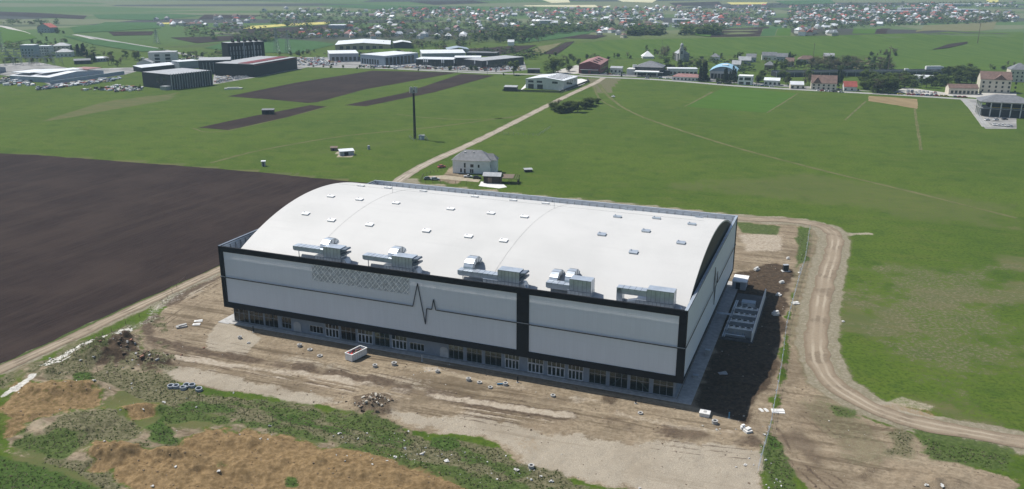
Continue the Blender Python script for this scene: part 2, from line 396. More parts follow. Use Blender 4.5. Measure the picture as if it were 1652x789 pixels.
# gravel
region('gravel', [(262,592),(340,600),(520,640),(545,650),(500,652),(420,640),(326,624),(275,612)], 4, 3, .9)
region('gravel', [(357,517),(378,522),(420,545),(395,575),(330,565),(345,530)], 1.5, 1.5, .95)
region('gravel', [(420,555),(520,585),(640,610),(760,640),(700,640),(560,610),(430,580)], 6, 5, .55)
region('gravel', [(640,668),(720,665),(860,690),(980,700),(1080,715),(1180,720),(1226,740),(1236,800),(1050,800),(970,780),(860,756),(820,716),(742,699),(690,700)], 5, 4, .95)
region('gravel', [(1120,745),(1226,735),(1236,800),(1120,800)], 4, 3, 1)
region('gravel', [(240,470),(300,448),(352,436),(330,470),(262,500),(238,520)], 3, 3, .6)
# dug earth on the right side, coloured darker to deepen the hall's shadow
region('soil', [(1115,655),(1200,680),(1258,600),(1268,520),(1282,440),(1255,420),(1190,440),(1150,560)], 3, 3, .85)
region('soil', [(148,548),(205,541),(232,560),(222,592),(150,592),(120,580)], 3, 2, .8)
region('soil', [(212,580),(270,568),(285,590),(230,600)], 2, 2, .8)
region('soil', [(570,640),(600,633),(632,640),(630,668),(596,676),(572,662)], 2, 1.5, .55)
region('soil', [(1370,770),(1395,752),(1425,758),(1400,782)], 1, 1.5, .5)
region('soil', [(1485,775),(1540,770),(1560,800),(1480,800)], 2, 2, .35)
region('soil', [(970,636),(1000,640),(990,655),(968,650)], 1.5, 1.5, .6)
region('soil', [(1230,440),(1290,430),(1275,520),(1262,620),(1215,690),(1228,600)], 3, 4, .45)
# clay heaps
region('clay', [(0,657),(34,610),(70,622),(114,615),(178,630),(167,657),(125,660),(38,695),(0,716)], 4, 2, .75)
region('clay', [(114,740),(163,712),(250,735),(290,722),(300,705),(330,685),(400,690),(522,720),(632,737),(690,757),(760,800),(210,800),(182,766)], 4, 2, 1)
region('clay', [(189,660),(261,649),(250,672),(212,683)], 2, 2, .8)
region('clay', [(822,705),(870,700),(890,728),(850,742)], 3, 4, .35)
region('clay', [(1395,655),(1440,646),(1500,660),(1525,672),(1500,676),(1440,664)], 1.5, 2, .5)
region('lite', [(1400,650),(1455,640),(1510,655),(1505,664),(1450,656)], 1.5, 2, .5)
region('lite', [(1190,378),(1262,376),(1266,404),(1200,406)], 3, 3, .6)
region('lite', [(678,592),(706,592),(720,598),(690,600)], 1, 1.5, .9)
region('lite', [(900,640),(955,640),(970,650),(930,652)], 2, 2, .5)
# tracks
MAIN = [(352,445),(300,472),(256,502),(236,528),(246,548),(300,562),(400,580),(500,596),(600,615),(700,638),(800,656),(900,672),(1010,688),(1110,702),(1215,712)]
stroke('lite', [(262,575),(400,592),(520,608),(640,630),(790,652),(950,676),(1040,700)], 3.0, 1.0, 1.6, .75, .25)
stroke('rut', MAIN, 4.2, 1.4, 2.0, .8, .28)
stroke('rut', [(236,528),(230,545),(262,570),(340,585),(420,600)], 3.5, 1.2, 2.0, .5, .2)
for dy, am in ((0, 1.0), (5, .9), (-6, .9), (11, .8), (-12, .75), (18, .7), (26, .7), (-18, .6)):
    ruts('rut', [(p[0], p[1]+dy) for p in MAIN], 2.0, .42, am)
ruts('rut', [(1040,790),(1080,755),(1100,725),(1080,700),(1020,680)], 2.0, .35, .42)
ruts('rut', [(1150,790),(1180,745),(1170,715),(1120,690),(1060,660)], 2.0, .35, .42)
ruts('rut', [(1100,790),(1140,735),(1200,700),(1250,660),(1264,560),(1280,470)], 2.0, .35, .42)
ruts('rut', [(1245,690),(1275,735),(1310,770),(1345,800)], 2.2, .6, .8)
ruts('rut', [(1225,735),(1290,750),(1340,770),(1380,800)], 2.2, .5, .7)
ruts('rut', [(1300,670),(1345,705),(1420,700),(1480,680)], 2.2, .6, .6)
for q in ((640,590),(655,596),(665,600),(840,622),(852,628),(866,632),(880,636)):
    ruts('rut', [q, (q[0]-22, q[1]+16)], 1.2, .35, .5)
region('rut', [(1236,700),(1300,690),(1330,720),(1345,775),(1290,745)], 4, 4, .55)
region('rut', [(1080,692),(1130,690),(1170,705),(1120,716),(1085,710)], 3, 3, .6)
stroke('lite', [(720,598),(780,617),(850,628)], 3, 1.5, 2, .4)
stroke('lite', [(1000,668),(1100,690),(1180,697)], 2.5, 1.5, 2, .45)
for off in (0, 14, 26, 45):
    stroke('rut', [(1330-off*.3+40,772-off*.2-20),(1396-off*.3+30,738-off*.2)], .55, .2, .4, .5)
ruts('rut', [(700,690),(800,700),(900,715),(1000,722),(1100,745),(1180,790)], 2.0, .4, .42)
ruts('rut', [(860,700),(960,730),(1050,760),(1120,795)], 2.0, .4, .42)
ruts('rut', [(430,600),(520,625),(620,650),(720,665),(840,680)], 2.0, .4, .7)
ruts('lite', [(300,575),(420,600),(560,628),(700,655),(860,678),(1000,705)], 2.1, .6, .7)
stroke('lush', [(330,650),(420,665),(520,690),(640,716),(760,745)], 2.5, 2.0, 2, .8, .05)
stroke('weed', [(300,640),(400,655),(520,672),(640,705),(740,728),(840,765)], 3.5, 2.0, 2, .9, .15)
# vegetation on the site
region('scrub', [(120,600),(240,600),(330,630),(400,642),(500,655),(570,668),(640,690),(700,704),(790,718),(840,752),(970,790),(900,800),(700,762),(560,722),(420,690),(300,668),(200,640)], 4, 2, .9)
region('scrub', [(90,672),(178,664),(232,690),(226,715),(165,716),(110,735),(60,715)], 4, 2, .9)
region('scrub', [(110,552),(165,545),(150,590),(90,600),(60,592)], 3, 2, .7)
region('scrub', [(1265,640),(1350,640),(1440,700),(1460,745),(1380,760),(1330,700)], 6, 6, .5)
region('scrub', [(1288,370),(1320,372),(1296,470),(1278,600),(1262,640),(1270,520)], 2, 2, .5)
region('scrub', [(1440,690),(1480,700),(1470,740),(1430,735)], 4, 4, .7)
region('weed', [(255,655),(330,660),(400,672),(470,690),(560,715),(640,735),(760,768),(900,800),(780,800),(690,757),(632,737),(522,720),(400,690),(320,690),(262,690)], 4, 2, .8)
region('weed', [(0,722),(40,700),(110,706),(140,730),(110,745),(60,735)], 4, 2, .8)
region('weed', [(520,655),(575,670),(640,690),(580,690),(500,675)], 5, 3, .7)
region('weed', [(1325,648),(1380,662),(1400,680),(1345,670)], 3, 3, .7)
region('weed', [(1474,693),(1640,722),(1640,768),(1560,752),(1500,740)], 4, 3, .85)
region('weed', [(1238,700),(1252,705),(1290,765),(1285,800),(1232,800)], 3, 2, .85)
region('weed', [(1190,358),(1262,364),(1255,380),(1195,376)], 2, 2, .8)
region('weed', [(1284,366),(1308,368),(1302,420),(1284,432)], 2, 2, .8)
region('weed', [(150,548),(190,545),(180,575),(130,575)], 3, 2, .5)
region('lush', [(233,690),(262,675),(290,700),(295,720),(250,724),(236,712)], 2, 1.5, .9)
region('lush', [(300,640),(390,655),(395,668),(320,672),(280,655)], 3, 2, .65)
region('lush', [(685,702),(735,705),(742,720),(720,730),(690,722)], 2, 1.5, .95)
region('lush', [(120,605),(150,600),(145,616),(118,618)], 2, 1.5, .8)
region('lush', [(-20,725),(95,763),(190,800),(-20,800)], 2, 2, .8)
region('lush', [(400,640),(460,645),(470,660),(400,662)], 4, 3, .5)
region('lush', [(1240,706),(1250,706),(1262,722),(1246,726)], 1, 1, .9)
region('lush', [(340,745),(380,752),(372,765),(345,760)], 2, 2, .6)
region('lush', [(460,770),(480,772),(482,785),(462,785)], 1, 1, .8)
# gravel scatter of weeds on the pale gravel, pale lime strip, verge of track
masks['scrub'] = np.maximum(masks['scrub'], .7*np.clip((N2+N20-.23)*6, 0, 1)*(sdist([(640,668),(860,690),(1100,715),(1230,740),(1236,800),(970,784),(800,716)], xn, yn) > 0))
stroke('pale', [(76,588),(130,562),(205,533)], 3.0, .9, .5, .95)
stroke('pale', [(11,640),(35,622),(51,608)], 2.4, .8, .5, .9)
stroke('pale', [(76,594),(112,578)], 1.2, .5, .5, .8)
stroke('pale', [(205,533),(239,515),(262,492),(300,462),(345,445)], 6, 2.2, 3, .35)
for ln, wd_ in (([(0,596),(352,434),(660,290)], 8.5), ([(640,296),(820,316),(990,331),(1190,352),(1290,358),(1335,368),(1347,385),(1335,440),(1322,500),(1318,560),(1340,615),(1400,655),(1500,687),(1640,712)], 12)):
    stroke('scrub', ln, wd_+2, 1.0, 1.5, .5)
    stroke('gravel', ln, wd_, .9, 1.4, .85)
stroke('gravel', [(1350,378),(1402,377)], 4, 1, 1.5, .8)
stroke('rut', [(1440,680),(1462,705),(1450,720)], 3, 1, 2, .4)
# olive field
stroke('olive', [(-30,246),(150,257),(300,268.5),(430,279),(560,292.5)], 7, 3, 2, .8)
stroke('weed', [(0,591),(180,508),(350,431)], 3.5, 1.5, 1, .8)
region('olive', [(-60,182),(150,166),(285,150),(275,160),(140,185),(-60,215)], 4, 6, 1)
region('olive', [(560,230),(640,222),(650,232),(545,250),(500,252),(440,262)], 8, 10, .4)
region('olive', [(1000,300),(1300,330),(1640,380),(1640,330),(1300,275)], 14, 22, .5)
region('scrub', [(1380,430),(1640,420),(1660,600),(1560,640),(1400,560)], 26, 26, .5)
masks['olive'] = np.maximum(masks['olive'], .75*np.clip((N20*1.2+N6*.6-.02)*3, 0, 1)*(sdist([(1350,370),(1660,350),(1660,700),(1480,680),(1350,590)], xn, yn) > 0))
masks['scrub'] = np.maximum(masks['scrub'], .4*np.clip((N6*.7+N2*.6+N20*.5-.14)*4, 0, 1)*(sdist([(1345,370),(1660,350),(1660,700),(1480,680),(1340,590)], xn, yn) > 0))
region('olive', [(0,600),(80,580),(262,500),(300,640),(620,690),(900,789),(0,800)], 6, 4, .75)
masks['scrub'] = np.maximum(masks['scrub'], .85*np.clip((N6*.8+N2*.5+N20-.0)*5, 0, 1)*(sdist([(-30,600),(80,580),(262,500),(300,640),(620,690),(900,800),(180,800),(120,760),(-30,720)], xn, yn) > 0))
masks['dirt'] = np.maximum(masks['dirt'], .8*np.clip((N20*.8-N6*.6-.08)*5, 0, 1)*(sdist([(-30,600),(80,580),(262,500),(300,640),(620,690),(900,800),(180,800),(120,760),(-30,720)], xn, yn) > 0))
region('lite', [(540,242),(572,246),(570,252),(545,252)], 1, 1, .8)
region('dirt', [(704,292),(735,262),(760,286),(735,297)], 2, 2, .8)
region('dirt', [(808,283),(818,270),(860,272),(850,279)], 2, 2, .25)
region('scrub', [(945,128),(1000,128),(985,150),(960,148)], 3, 3, .8)
for k_ in ('scrub', 'dirt', 'olive'): masks[k_] = masks[k_]*(1-.92*masks['clay'])
Z = terrain(X, Y)
zs = site(xn, yn)
rough_amt = np.clip(masks['dirt']+masks['clay']+masks['scrub']*.8+masks['weed'], 0, 1)
a_, b_ = WB(xn, yn)
inb = sstep(9, 2, np.maximum(np.maximum(-a_, a_-L), np.maximum(-b_, b_-W)))
rd = np.minimum.reduce([ldist([(0,596),(352,434)], xn, yn), ldist([(1190,352),(1290,358),(1335,368),(1347,385),(1335,440),(1322,500),(1318,560),(1340,615),(1400,655),(1500,687),(1640,712)], xn, yn)])
micro = (.55*N6+.55*N2)*rough_amt*sstep(3.5, 8, rd)
pa_, qa_ = xn*.28+yn*.96, xn*.96-yn*.28
zc = (.6*fbm(xn, yn, 1.8, 91, 4)+2.3*fbm(pa_, qa_/4.5, 3.2, 19, 3))*np.clip(masks['clay']+masks['soil']*.5, 0, 1)*sstep(3.5, 8, rd)
Z[near] += (zs+micro*.75+zc)*(1-inb)-inb*.02
me = bpy.data.meshes.new('ground'); nx, ny = len(gx), len(gy)
idx = np.arange(nx*ny).reshape(ny, nx)
quads = np.stack([idx[:-1, :-1], idx[:-1, 1:], idx[1:, 1:], idx[1:, :-1]], -1).reshape(-1, 4)
me.vertices.add(nx*ny); me.vertices.foreach_set('co', np.stack([X, Y, Z], -1).ravel())
me.loops.add(quads.size); me.loops.foreach_set('vertex_index', quads.ravel().astype(np.int32))
me.polygons.add(len(quads)); me.polygons.foreach_set('loop_start', np.arange(0, quads.size, 4, dtype=np.int32))
me.polygons.foreach_set('use_smooth', np.ones(len(quads), bool)); me.update()
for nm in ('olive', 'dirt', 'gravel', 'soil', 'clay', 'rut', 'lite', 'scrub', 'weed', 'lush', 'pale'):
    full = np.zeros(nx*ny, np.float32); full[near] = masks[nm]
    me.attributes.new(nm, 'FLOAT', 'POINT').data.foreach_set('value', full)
D = np.hypot(X, Y)
me.attributes.new('far', 'FLOAT', 'POINT').data.foreach_set('value', (sstep(1250, 1500, D+200*np.clip(-X/800, -.3, 1)*0)).astype(np.float32))
me.materials.append(ground_material())
go = bpy.data.objects.new('ground', me); COL.objects.link(go); tag(go, 'green meadow and bare churned earth of the building site', kind='structure')
Zg = Z.reshape(ny, nx)
import bisect
_gx, _gy, _z = gx.tolist(), gy.tolist(), Zg.tolist()
def GZ(x, y):             # height of the ground sheet as built
    i = min(max(bisect.bisect(_gx, x)-1, 0), nx-2); j = min(max(bisect.bisect(_gy, y)-1, 0), ny-2)
    u = (x-_gx[i])/(_gx[i+1]-_gx[i]); v = (y-_gy[j])/(_gy[j+1]-_gy[j]); a, b = _z[j], _z[j+1]
    return (a[i]*(1-u)+a[i+1]*u)*(1-v)+(b[i]*(1-u)+b[i+1]*u)*v
def P(px, py, up=0.0):
    d = ray(px, py); z = up
    for _ in range(10):
        t = (z-HC)/d.z; z = z+(GZ(t*d.x, t*d.y)+up-z)*.8
    t = (z-HC)/d.z
    return Vector((t*d.x, t*d.y, z-up))
def PG(px, py, dz=0):
    p = P(px, py); return Vector((p.x, p.y, GZ(p.x, p.y)+dz))

def sheet(name, poly, m, lift, step=25, jit=.5, label=None, edge=4.0):
    q = [P(*p) for p in poly]; pts = []
    for i in range(len(q)):
        a, b = q[i].xy, q[(i+1) % len(q)].xy; k = max(1, int((b-a).length/edge)); nrm = Vector((-(b-a).y, (b-a).x)).normalized()
        for j in range(k):
            p = a.lerp(b, j/k); p = p+nrm*jit*2*float(fbm(p.x, p.y, 6, 12, 3)) if j else p; pts.append(p)
    nb = len(pts); xs = [p.x for p in pts]; ys = [p.y for p in pts]
    ed = [(i, (i+1) % nb) for i in range(nb)]; inner = []
    for x in np.arange(min(xs)+step*.5, max(xs), step):
        for y in np.arange(min(ys)+step*.5, max(ys), step): inner.append((x, y))
    if inner:
        ia = np.array(inner); ins = np.zeros(len(ia), bool); dmin = np.full(len(ia), 1e9)
        for i in range(nb):
            a, b = pts[i], pts[(i+1) % nb]
            cnd = ((a.y > ia[:, 1]) != (b.y > ia[:, 1])); ins ^= cnd & (ia[:, 0] < (b.x-a.x)*(ia[:, 1]-a.y)/(b.y-a.y+1e-12)+a.x)
            dmin = np.minimum(dmin, np.hypot(ia[:, 0]-a.x, ia[:, 1]-a.y))
        inner = [Vector(p) for p, k, dd in zip(inner, ins, dmin) if k and dd > step*.3]
    vs, _, fs, _, _, _ = delaunay_2d_cdt([Vector(p) for p in pts]+inner, ed, [], 1, 1e-4)
    me = bpy.data.meshes.new(name); me.from_pydata([(v.x, v.y, GZ(v.x, v.y)+lift) for v in vs], [], [tuple(f) for f in fs])
    bm = bmesh.new(); bm.from_mesh(me)
    for f in bm.faces:
        if f.normal.z < 0: f.normal_flip()
        f.smooth = True
    bm.to_mesh(me); bm.free(); me.materials.append(m)
    o = bpy.data.objects.new(name, me); COL.objects.link(o); return tag(o, label, kind='structure')
def smooth_line(q, step):
    out = []
    for i in range(len(q)-1):
        p0, p1, p2, p3 = q[max(i-1, 0)], q[i], q[i+1], q[min(i+2, len(q)-1)]; k = max(1, int((p2-p1).length/step))
        for j in range(k):
            t = j/k; out.append(.5*((2*p1)+(p2-p0)*t+(2*p0-5*p1+4*p2-p3)*t*t+(3*p1-p0-3*p2+p3)*t**3))
    return out+[q[-1]]
def road(name, line, width, m, lift=.06, step=2.0, jit=.5, label=None, na=6):
    q = smooth_line([P(*p).xy for p in line], step); vs = []; ac = []; fs = []
    for i, p in enumerate(q):
        t = (q[min(i+1, len(q)-1)]-q[max(i-1, 0)]).normalized(); nrm = Vector((-t.y, t.x))
        wl = width/2+jit*2*float(fbm(p.x, p.y, 4, 31, 4))*1.6; wr = width/2+jit*2*float(fbm(p.x, p.y, 4, 77, 4))*1.6
        for j in range(na+1):
            s = -1+2*j/na; r = p+nrm*s*(wl if s > 0 else wr); vs.append((r.x, r.y, GZ(r.x, r.y)+lift)); ac.append(s)
    for i in range(len(q)-1):
        for j in range(na):
            k = i*(na+1)+j; fs.append((k, k+1, k+na+2, k+na+1))
    me = bpy.data.meshes.new(name); me.from_pydata(vs, [], fs); me.attributes.new('across', 'FLOAT', 'POINT').data.foreach_set('value', ac)
    bm = bmesh.new(); bm.from_mesh(me)
    for f in bm.faces:
        if f.normal.z < 0: f.normal_flip()
        f.smooth = True
    bm.to_mesh(me); bm.free(); me.materials.append(m)
    o = bpy.data.objects.new(name, me); COL.objects.link(o); return tag(o, label, kind='structure')
M_pl = plough_material()
M_track = road_material('dirt_track', (.29, .235, .17), (.365, .31, .235), (.20, .155, .108))
M_gtrack = road_material('gravel_road', (.345, .30, .235), (.445, .39, .315), (.26, .225, .17))
M_asph = road_material('asphalt', (.33, .33, .32), (.37, .365, .355), (.34, .33, .29))
M_grass2 = field_material('meadow_grass', (.054, .100, .015), (.078, .124, .02))
M_bright = field_material('young_crop', (.054, .110, .014), (.064, .124, .018), .9)
M_green = field_material('crop_green', (.045, .10, .03), (.055, .115, .04))
M_olive = field_material('dry_grass', (.13, .13, .06), (.16, .15, .075))
M_rape = field_material('rapeseed', (.46, .42, .13), (.56, .50, .17))
M_rapep = field_material('pale_rapeseed', (.50, .47, .30), (.58, .54, .36))
M_tanf = field_material('bare_tan', (.20, .15, .08), (.27, .205, .115))
M_lot = mat('paved_lot', (.24, .235, .225), .9, .4, .06)
M_yard = mat('pale_yard', (.42, .40, .36), .9, .15, .08)

sheet('ploughed_field', [(-420,232),(-40,246),(60,250),(150,257),(300,268.5),(430,279),(560,292.5),(620,298),(350,430),(180,506),(0,587),(-40,605),(-420,776)], M_pl, .05, 20, 1.3, 'dark brown ploughed field at the left of the hall')
sheet('ploughed_field', [(367,155.5),(480,133),(600,114.2),(738,117),(652,133),(590,144),(512,165),(496,166.2),(430,160)], M_pl, .06, 30, .5, 'large dark ploughed strip below the main road')
sheet('ploughed_field', [(556,169.8),(652,150),(745,119),(797,122),(700,149),(590,171.5)], M_pl, .06, 30, .5, 'second dark ploughed strip, next to the cell tower')
sheet('ploughed_field', [(319,206),(410,187),(501,169.6),(527,172),(460,190),(368,210)], M_pl, .06, 20, .5, 'short dark ploughed plot with a small shed beside it')
sheet('crop_field', [(1170,140.5),(1286,150.5),(1236,182),(1106,172)], M_bright, .05, 30, .4, 'bright green crop plot beside the road')
sheet('bare_patch', [(1401,154.8),(1440,157),(1480,160),(1480,176),(1448,170),(1401,163)], M_tanf, .06, 15, 1.0, 'bare tan earth patch beside the road')
FF = [('meadow', [(897,90),(922,71.5),(978,65),(1130,62),(1220,60),(1330,57),(1500,54),(1650,51),(1650,113),(1530,114),(1440,112),(1400,90),(1200,88),(1100,92),(1000,95)], M_grass2),
 ('ploughed_field', [(1146,60),(1174,46),(1242,43),(1226,58)], M_pl), ('crop_field', [(1242,43),(1263,42),(1250,57),(1227,58)], M_green), ('crop_field', [(1263,48),(1277,50),(1275,57),(1251,57)], M_bright),
 ('crop_field', [(1381,47),(1419,47),(1411,55),(1375,55)], M_bright), ('ploughed_field', [(1421,46),(1437,46),(1430,54),(1412,54.5)], M_pl), ('dry_field', [(1491,41),(1608,35),(1602,48),(1477,52)], M_olive),
 ('rapeseed_field', [(392,46.3),(405,42),(470,38),(533,35),(530,39),(460,42),(405,46.8)], M_rape), ('rapeseed_field', [(260,37),(287,36),(285,39),(262,39)], M_rape),
 ('rapeseed_field', [(843,9),(960,8),(966,12),(850,10.5)], M_rapep), ('rapeseed_field', [(868,-2),(915,-3),(920,4),(890,5)], M_rapep), ('rapeseed_field', [(983,-2),(1075,-3),(1052,4.5),(1005,3)], M_rapep),
 ('rapeseed_field', [(1172,4),(1238,4),(1236,7),(1180,7.5)], M_rape), ('rapeseed_field', [(1590,-2),(1612,-2),(1610,4),(1592,4)], M_rape), ('rapeseed_field', [(973,10.5),(985,9),(983,12),(974,13)], M_rapep),
 ('ploughed_field', [(400,47.5),(540,39.5),(545,52),(400,55)], M_pl), ('ploughed_field', [(275,61),(381,58),(405,63),(318,70)], M_pl), ('ploughed_field', [(175,52),(249,51),(244,57),(183,58)], M_pl),
 ('crop_field', [(385,62),(420,60),(512,67),(541,72),(482,86),(400,85),(330,78)], M_green), ('ploughed_field', [(756,79),(815,76),(820,88),(753,86)], M_pl), ('ploughed_field', [(800,76),(866,73),(838,84),(800,89)], M_pl),
 ('ploughed_field', [(876,87),(912,69),(927,67),(897,88.5)], M_pl), ('dry_field', [(850,88),(866,76),(908,69),(876,86.5)], M_olive), ('crop_field', [(822,70),(870,57),(965,48),(950,55),(900,63),(850,69)], M_green), ('ploughed_field', [(905,62),(940,56),(980,58),(960,63)], M_pl),
 ('crop_field', [(112,45),(170,36),(254,36.5),(260,46),(180,51),(120,54)], M_green), ('crop_field', [(0,44),(30,50),(60,62),(0,72)], M_bright), ('crop_field', [(100,58),(200,70),(270,81),(230,84),(150,72)], M_green),
 ('ploughed_field', [(0,19),(60,21),(140,26),(135,31),(40,27),(0,25)], M_pl), ('crop_field', [(150,24),(260,22),(330,25),(250,33),(160,31)], M_green), ('ploughed_field', [(330,24),(420,25),(400,30),(320,31)], M_pl), ('crop_field', [(520,8),(640,9),(780,12),(760,18),(600,15)], M_green),
 ('ploughed_field', [(660,3),(760,1),(790,5),(700,8)], M_pl), ('ploughed_field', [(1080,5),(1160,3),(1165,8),(1090,10)], M_pl), ('crop_field', [(1250,2),(1340,0),(1350,6),(1270,8)], M_green), ('dry_field', [(840,47),(880,45),(875,51),(848,52)], M_bright),
 ('ploughed_field', [(1503,81),(1530,72),(1561,68),(1560,71),(1530,78)], M_pl), ('meadow', [(600,78),(680,80),(700,86),(640,90),(600,88)], M_grass2), ('crop_field', [(1120,57),(1150,46),(1172,46),(1145,60)], M_bright)]
for i, (nm, pl, m) in enumerate(FF):
    sheet(nm, pl, m, .12+.02*i, 40, .8, edge=12)
# surfaced areas
sheet('paved_lot', [(500,107.5),(620,109),(705,113),(805,117.3),(850,113),(846,100),(776,98),(700,98),(640,96),(560,93),(470,92),(478,108)], M_lot, .05, 40, .3, 'grey paved lots of the showrooms along the main road', edge=15)
sheet('paved_lot', [(343,136.5),(412,125),(480,112),(500,108),(478,104),(405,115),(345,118)], M_lot, .06, 30, .3, 'grey forecourt of the dark hotel', edge=15)
sheet('yard', [(887,120),(935,119),(958,114),(930,105),(905,112)], M_yard, .06, 30, .3, 'pale concrete yard beside the dark red hall', edge=15)
sheet('yard', [(935,120.5),(1060,125.5),(1130,131),(1230,137.5),(1300,143),(1420,148),(1300,139),(1140,127),(1060,121),(935,117)], M_lot, .05, 30, .3, 'grey parking strip between the road and the buildings', edge=15)
sheet('yard', [(1440,149),(1580,158),(1640,160),(1640,150),(1530,150),(1460,141)], M_yard, .07, 30, .3, 'pale parking area of the guest house', edge=15)
sheet('yard', [(1555,162),(1572,160),(1590,176),(1640,189),(1640,208),(1590,208),(1574,190)], M_lot, .06, 30, .3, 'grey yard around the pillared pavilion', edge=10)
sheet('yard', [(0,121),(60,128),(82,138),(200,121),(225,114),(232,108),(120,112),(60,100),(0,103)], M_lot, .06, 40, .5, 'grey yard around the white roofed warehouse', edge=15)
sheet('yard', [(838,147),(849,141),(912,147),(942,136),(950,130),(938,127),(848,136)], M_concw, .06, 15, .2, 'pale concrete apron of the white warehouse', edge=8)
sheet('yard', [(772,300),(776,293),(812,297),(818,302),(805,304)], M_concw, .05, 4, .2, 'pale concrete slab in front of the dark shed', edge=3)
sheet('driveway', [(690,284),(720,283),(775,290),(772,294),(715,289),(692,288)], mat('drive_dirt', (.33,.28,.20), .9, .2, .3), .05, 5, .3, 'dirt driveway of the white house', edge=3)
# roads
road('dirt_road', [(636,297),(665,277),(700,259),(760,232),(820,202.5),(883,170.5),(925,150),(958,135),(975,125)], 6.2, M_gtrack, .07, 4, .5, 'pale gravel road running from the hall to the main road')
road('dirt_road', [(-420,787),(-40,616),(0,597),(120,543),(200,505),(352,435.5),(450,389),(560,337),(645,297)], 4.4, M_track, .07, 2, .4, 'dirt track along the ploughed field')
road('dirt_road', [(634,296),(700,302),(820,316),(990,331),(1190,352),(1260,355),(1310,361),(1336,370),(1347,386),(1341,420),(1332,450),(1322,500),(1317,550),(1324,590),(1345,620),(1400,655),(1450,674),(1500,687),(1570,699),(1660,716),(1900,760)], 6.2, M_track, .08, 1.6, .6, 'pale gravel road bending around the building site')
road('main_road', [(120,56),(180,66),(240,76),(290,86),(330,93),(480,106.5),(519,108.3),(620,110.5),(705,114.5),(805,118.8),(900,120.8),(965,124.5),(1040,127.5),(1100,131.5),(1200,139.5),(1351,148),(1462,154),(1573,161),(1700,167)], 9.5, M_asph, .1, 8, .2, 'grey asphalt main road across the middle distance')
road('access_road', [(1556,161),(1570,176),(1582,192),(1592,205)], 6, M_asph, .09, 4, .2, 'grey access road down to the pavilion')
road('hill_road', [(-20,40),(10,44),(35,52),(50,63)], 12, M_yard, .25, 15, .8, 'pale road on the hill at the far left')
road('hill_road', [(120,56),(160,66),(200,78)], 5, M_yard, .25, 15, .4, 'pale track below the hill road')
M_path = road_material('worn_path', (.115, .120, .042), (.175, .160, .085), (.070, .112, .02))
for ln, wd_ in (([(340,263),(400,247),(460,235),(560,219),(700,205),(845,186)], 3.2), ([(640,184),(690,190),(760,193),(830,190)], 2.6), ([(966,136),(985,158),(1030,186),(1160,230),(1300,268),(1480,312),(1640,352)], 3.4),
                ([(958,140),(968,160),(1000,178)], 2.4), ([(-20,250),(120,260),(300,271),(545,294.5)], 2.8), ([(1397,163),(1363,194)], 2.0), ([(1476,176),(1480,205),(1486,242)], 2.4), ([(1287,151),(1237,182)], 2.4), ([(1150,148),(1106,172)], 3.2), ([(310,207),(366,211),(530,172)], 2.2)):
    road('footpath', ln, wd_, M_path, .04, 3, .7, 'faint trodden path through the green meadow')

# ------------------------------------------------------------ sports hall
hall = empty('sports_hall', (AX, AY, 0), AZ, 'huge white arched-roof sports hall with dark framed grey facade and a pulse line', 'sports hall')
def FAC(px, py, b=0.0):       # photo point on a plane of constant b in hall coordinates
    d = ray(px, py); nn = Vector((-SA, CA)); o = Vector(BW(0, b)); t = nn.dot(o)/nn.dot(d.xy); p = d.xy*t
    return (p-o).dot(Vector((CA, SA))), t*d.z+HC
def HLOC(px, py, z):          # photo point at height z in hall coordinates
    d = ray(px, py); t = (z-HC)/d.z; return WB(t*d.x, t*d.y)

def membrane():
    m, n, b = newmat('white_roof_membrane'); v = coords(n, 'Object'); f = noise(n, v, .05, 5); g = noise(n, coords(n, 'Object', (.08, 1, 1)), .6, 5)
    c = mixc(n, ramp(n, f, .35, .7), (.56, .552, .53), (.51, .505, .485)); c = mixc(n, mth(n, 'MULTIPLY', ramp(n, g, .52, .8), .35), c, (.46, .455, .44))
    br = N(n, 'TexBrick'); n.links.new(coords(n, 'Object', (.5, .5, .5)), br.inputs['Vector']); br.inputs['Scale'].default_value = 1
    br.inputs['Mortar Size'].default_value = .012; br.inputs['Brick Width'].default_value = 12; br.inputs['Row Height'].default_value = 1.05
    br.inputs['Color1'].default_value = (1, 1, 1, 1); br.inputs['Color2'].default_value = (.985, .985, .985, 1); br.inputs['Mortar'].default_value = (.93, .93, .93, 1)
    c = mixc(n, 1.0, c, br.outputs['Color'], 'MULTIPLY')
    n.links.new(c, b.inputs['Base Color']); b.inputs['Roughness'].default_value = .6; b.inputs['Specular IOR Level'].default_value = .25; return m
M_mem = membrane()
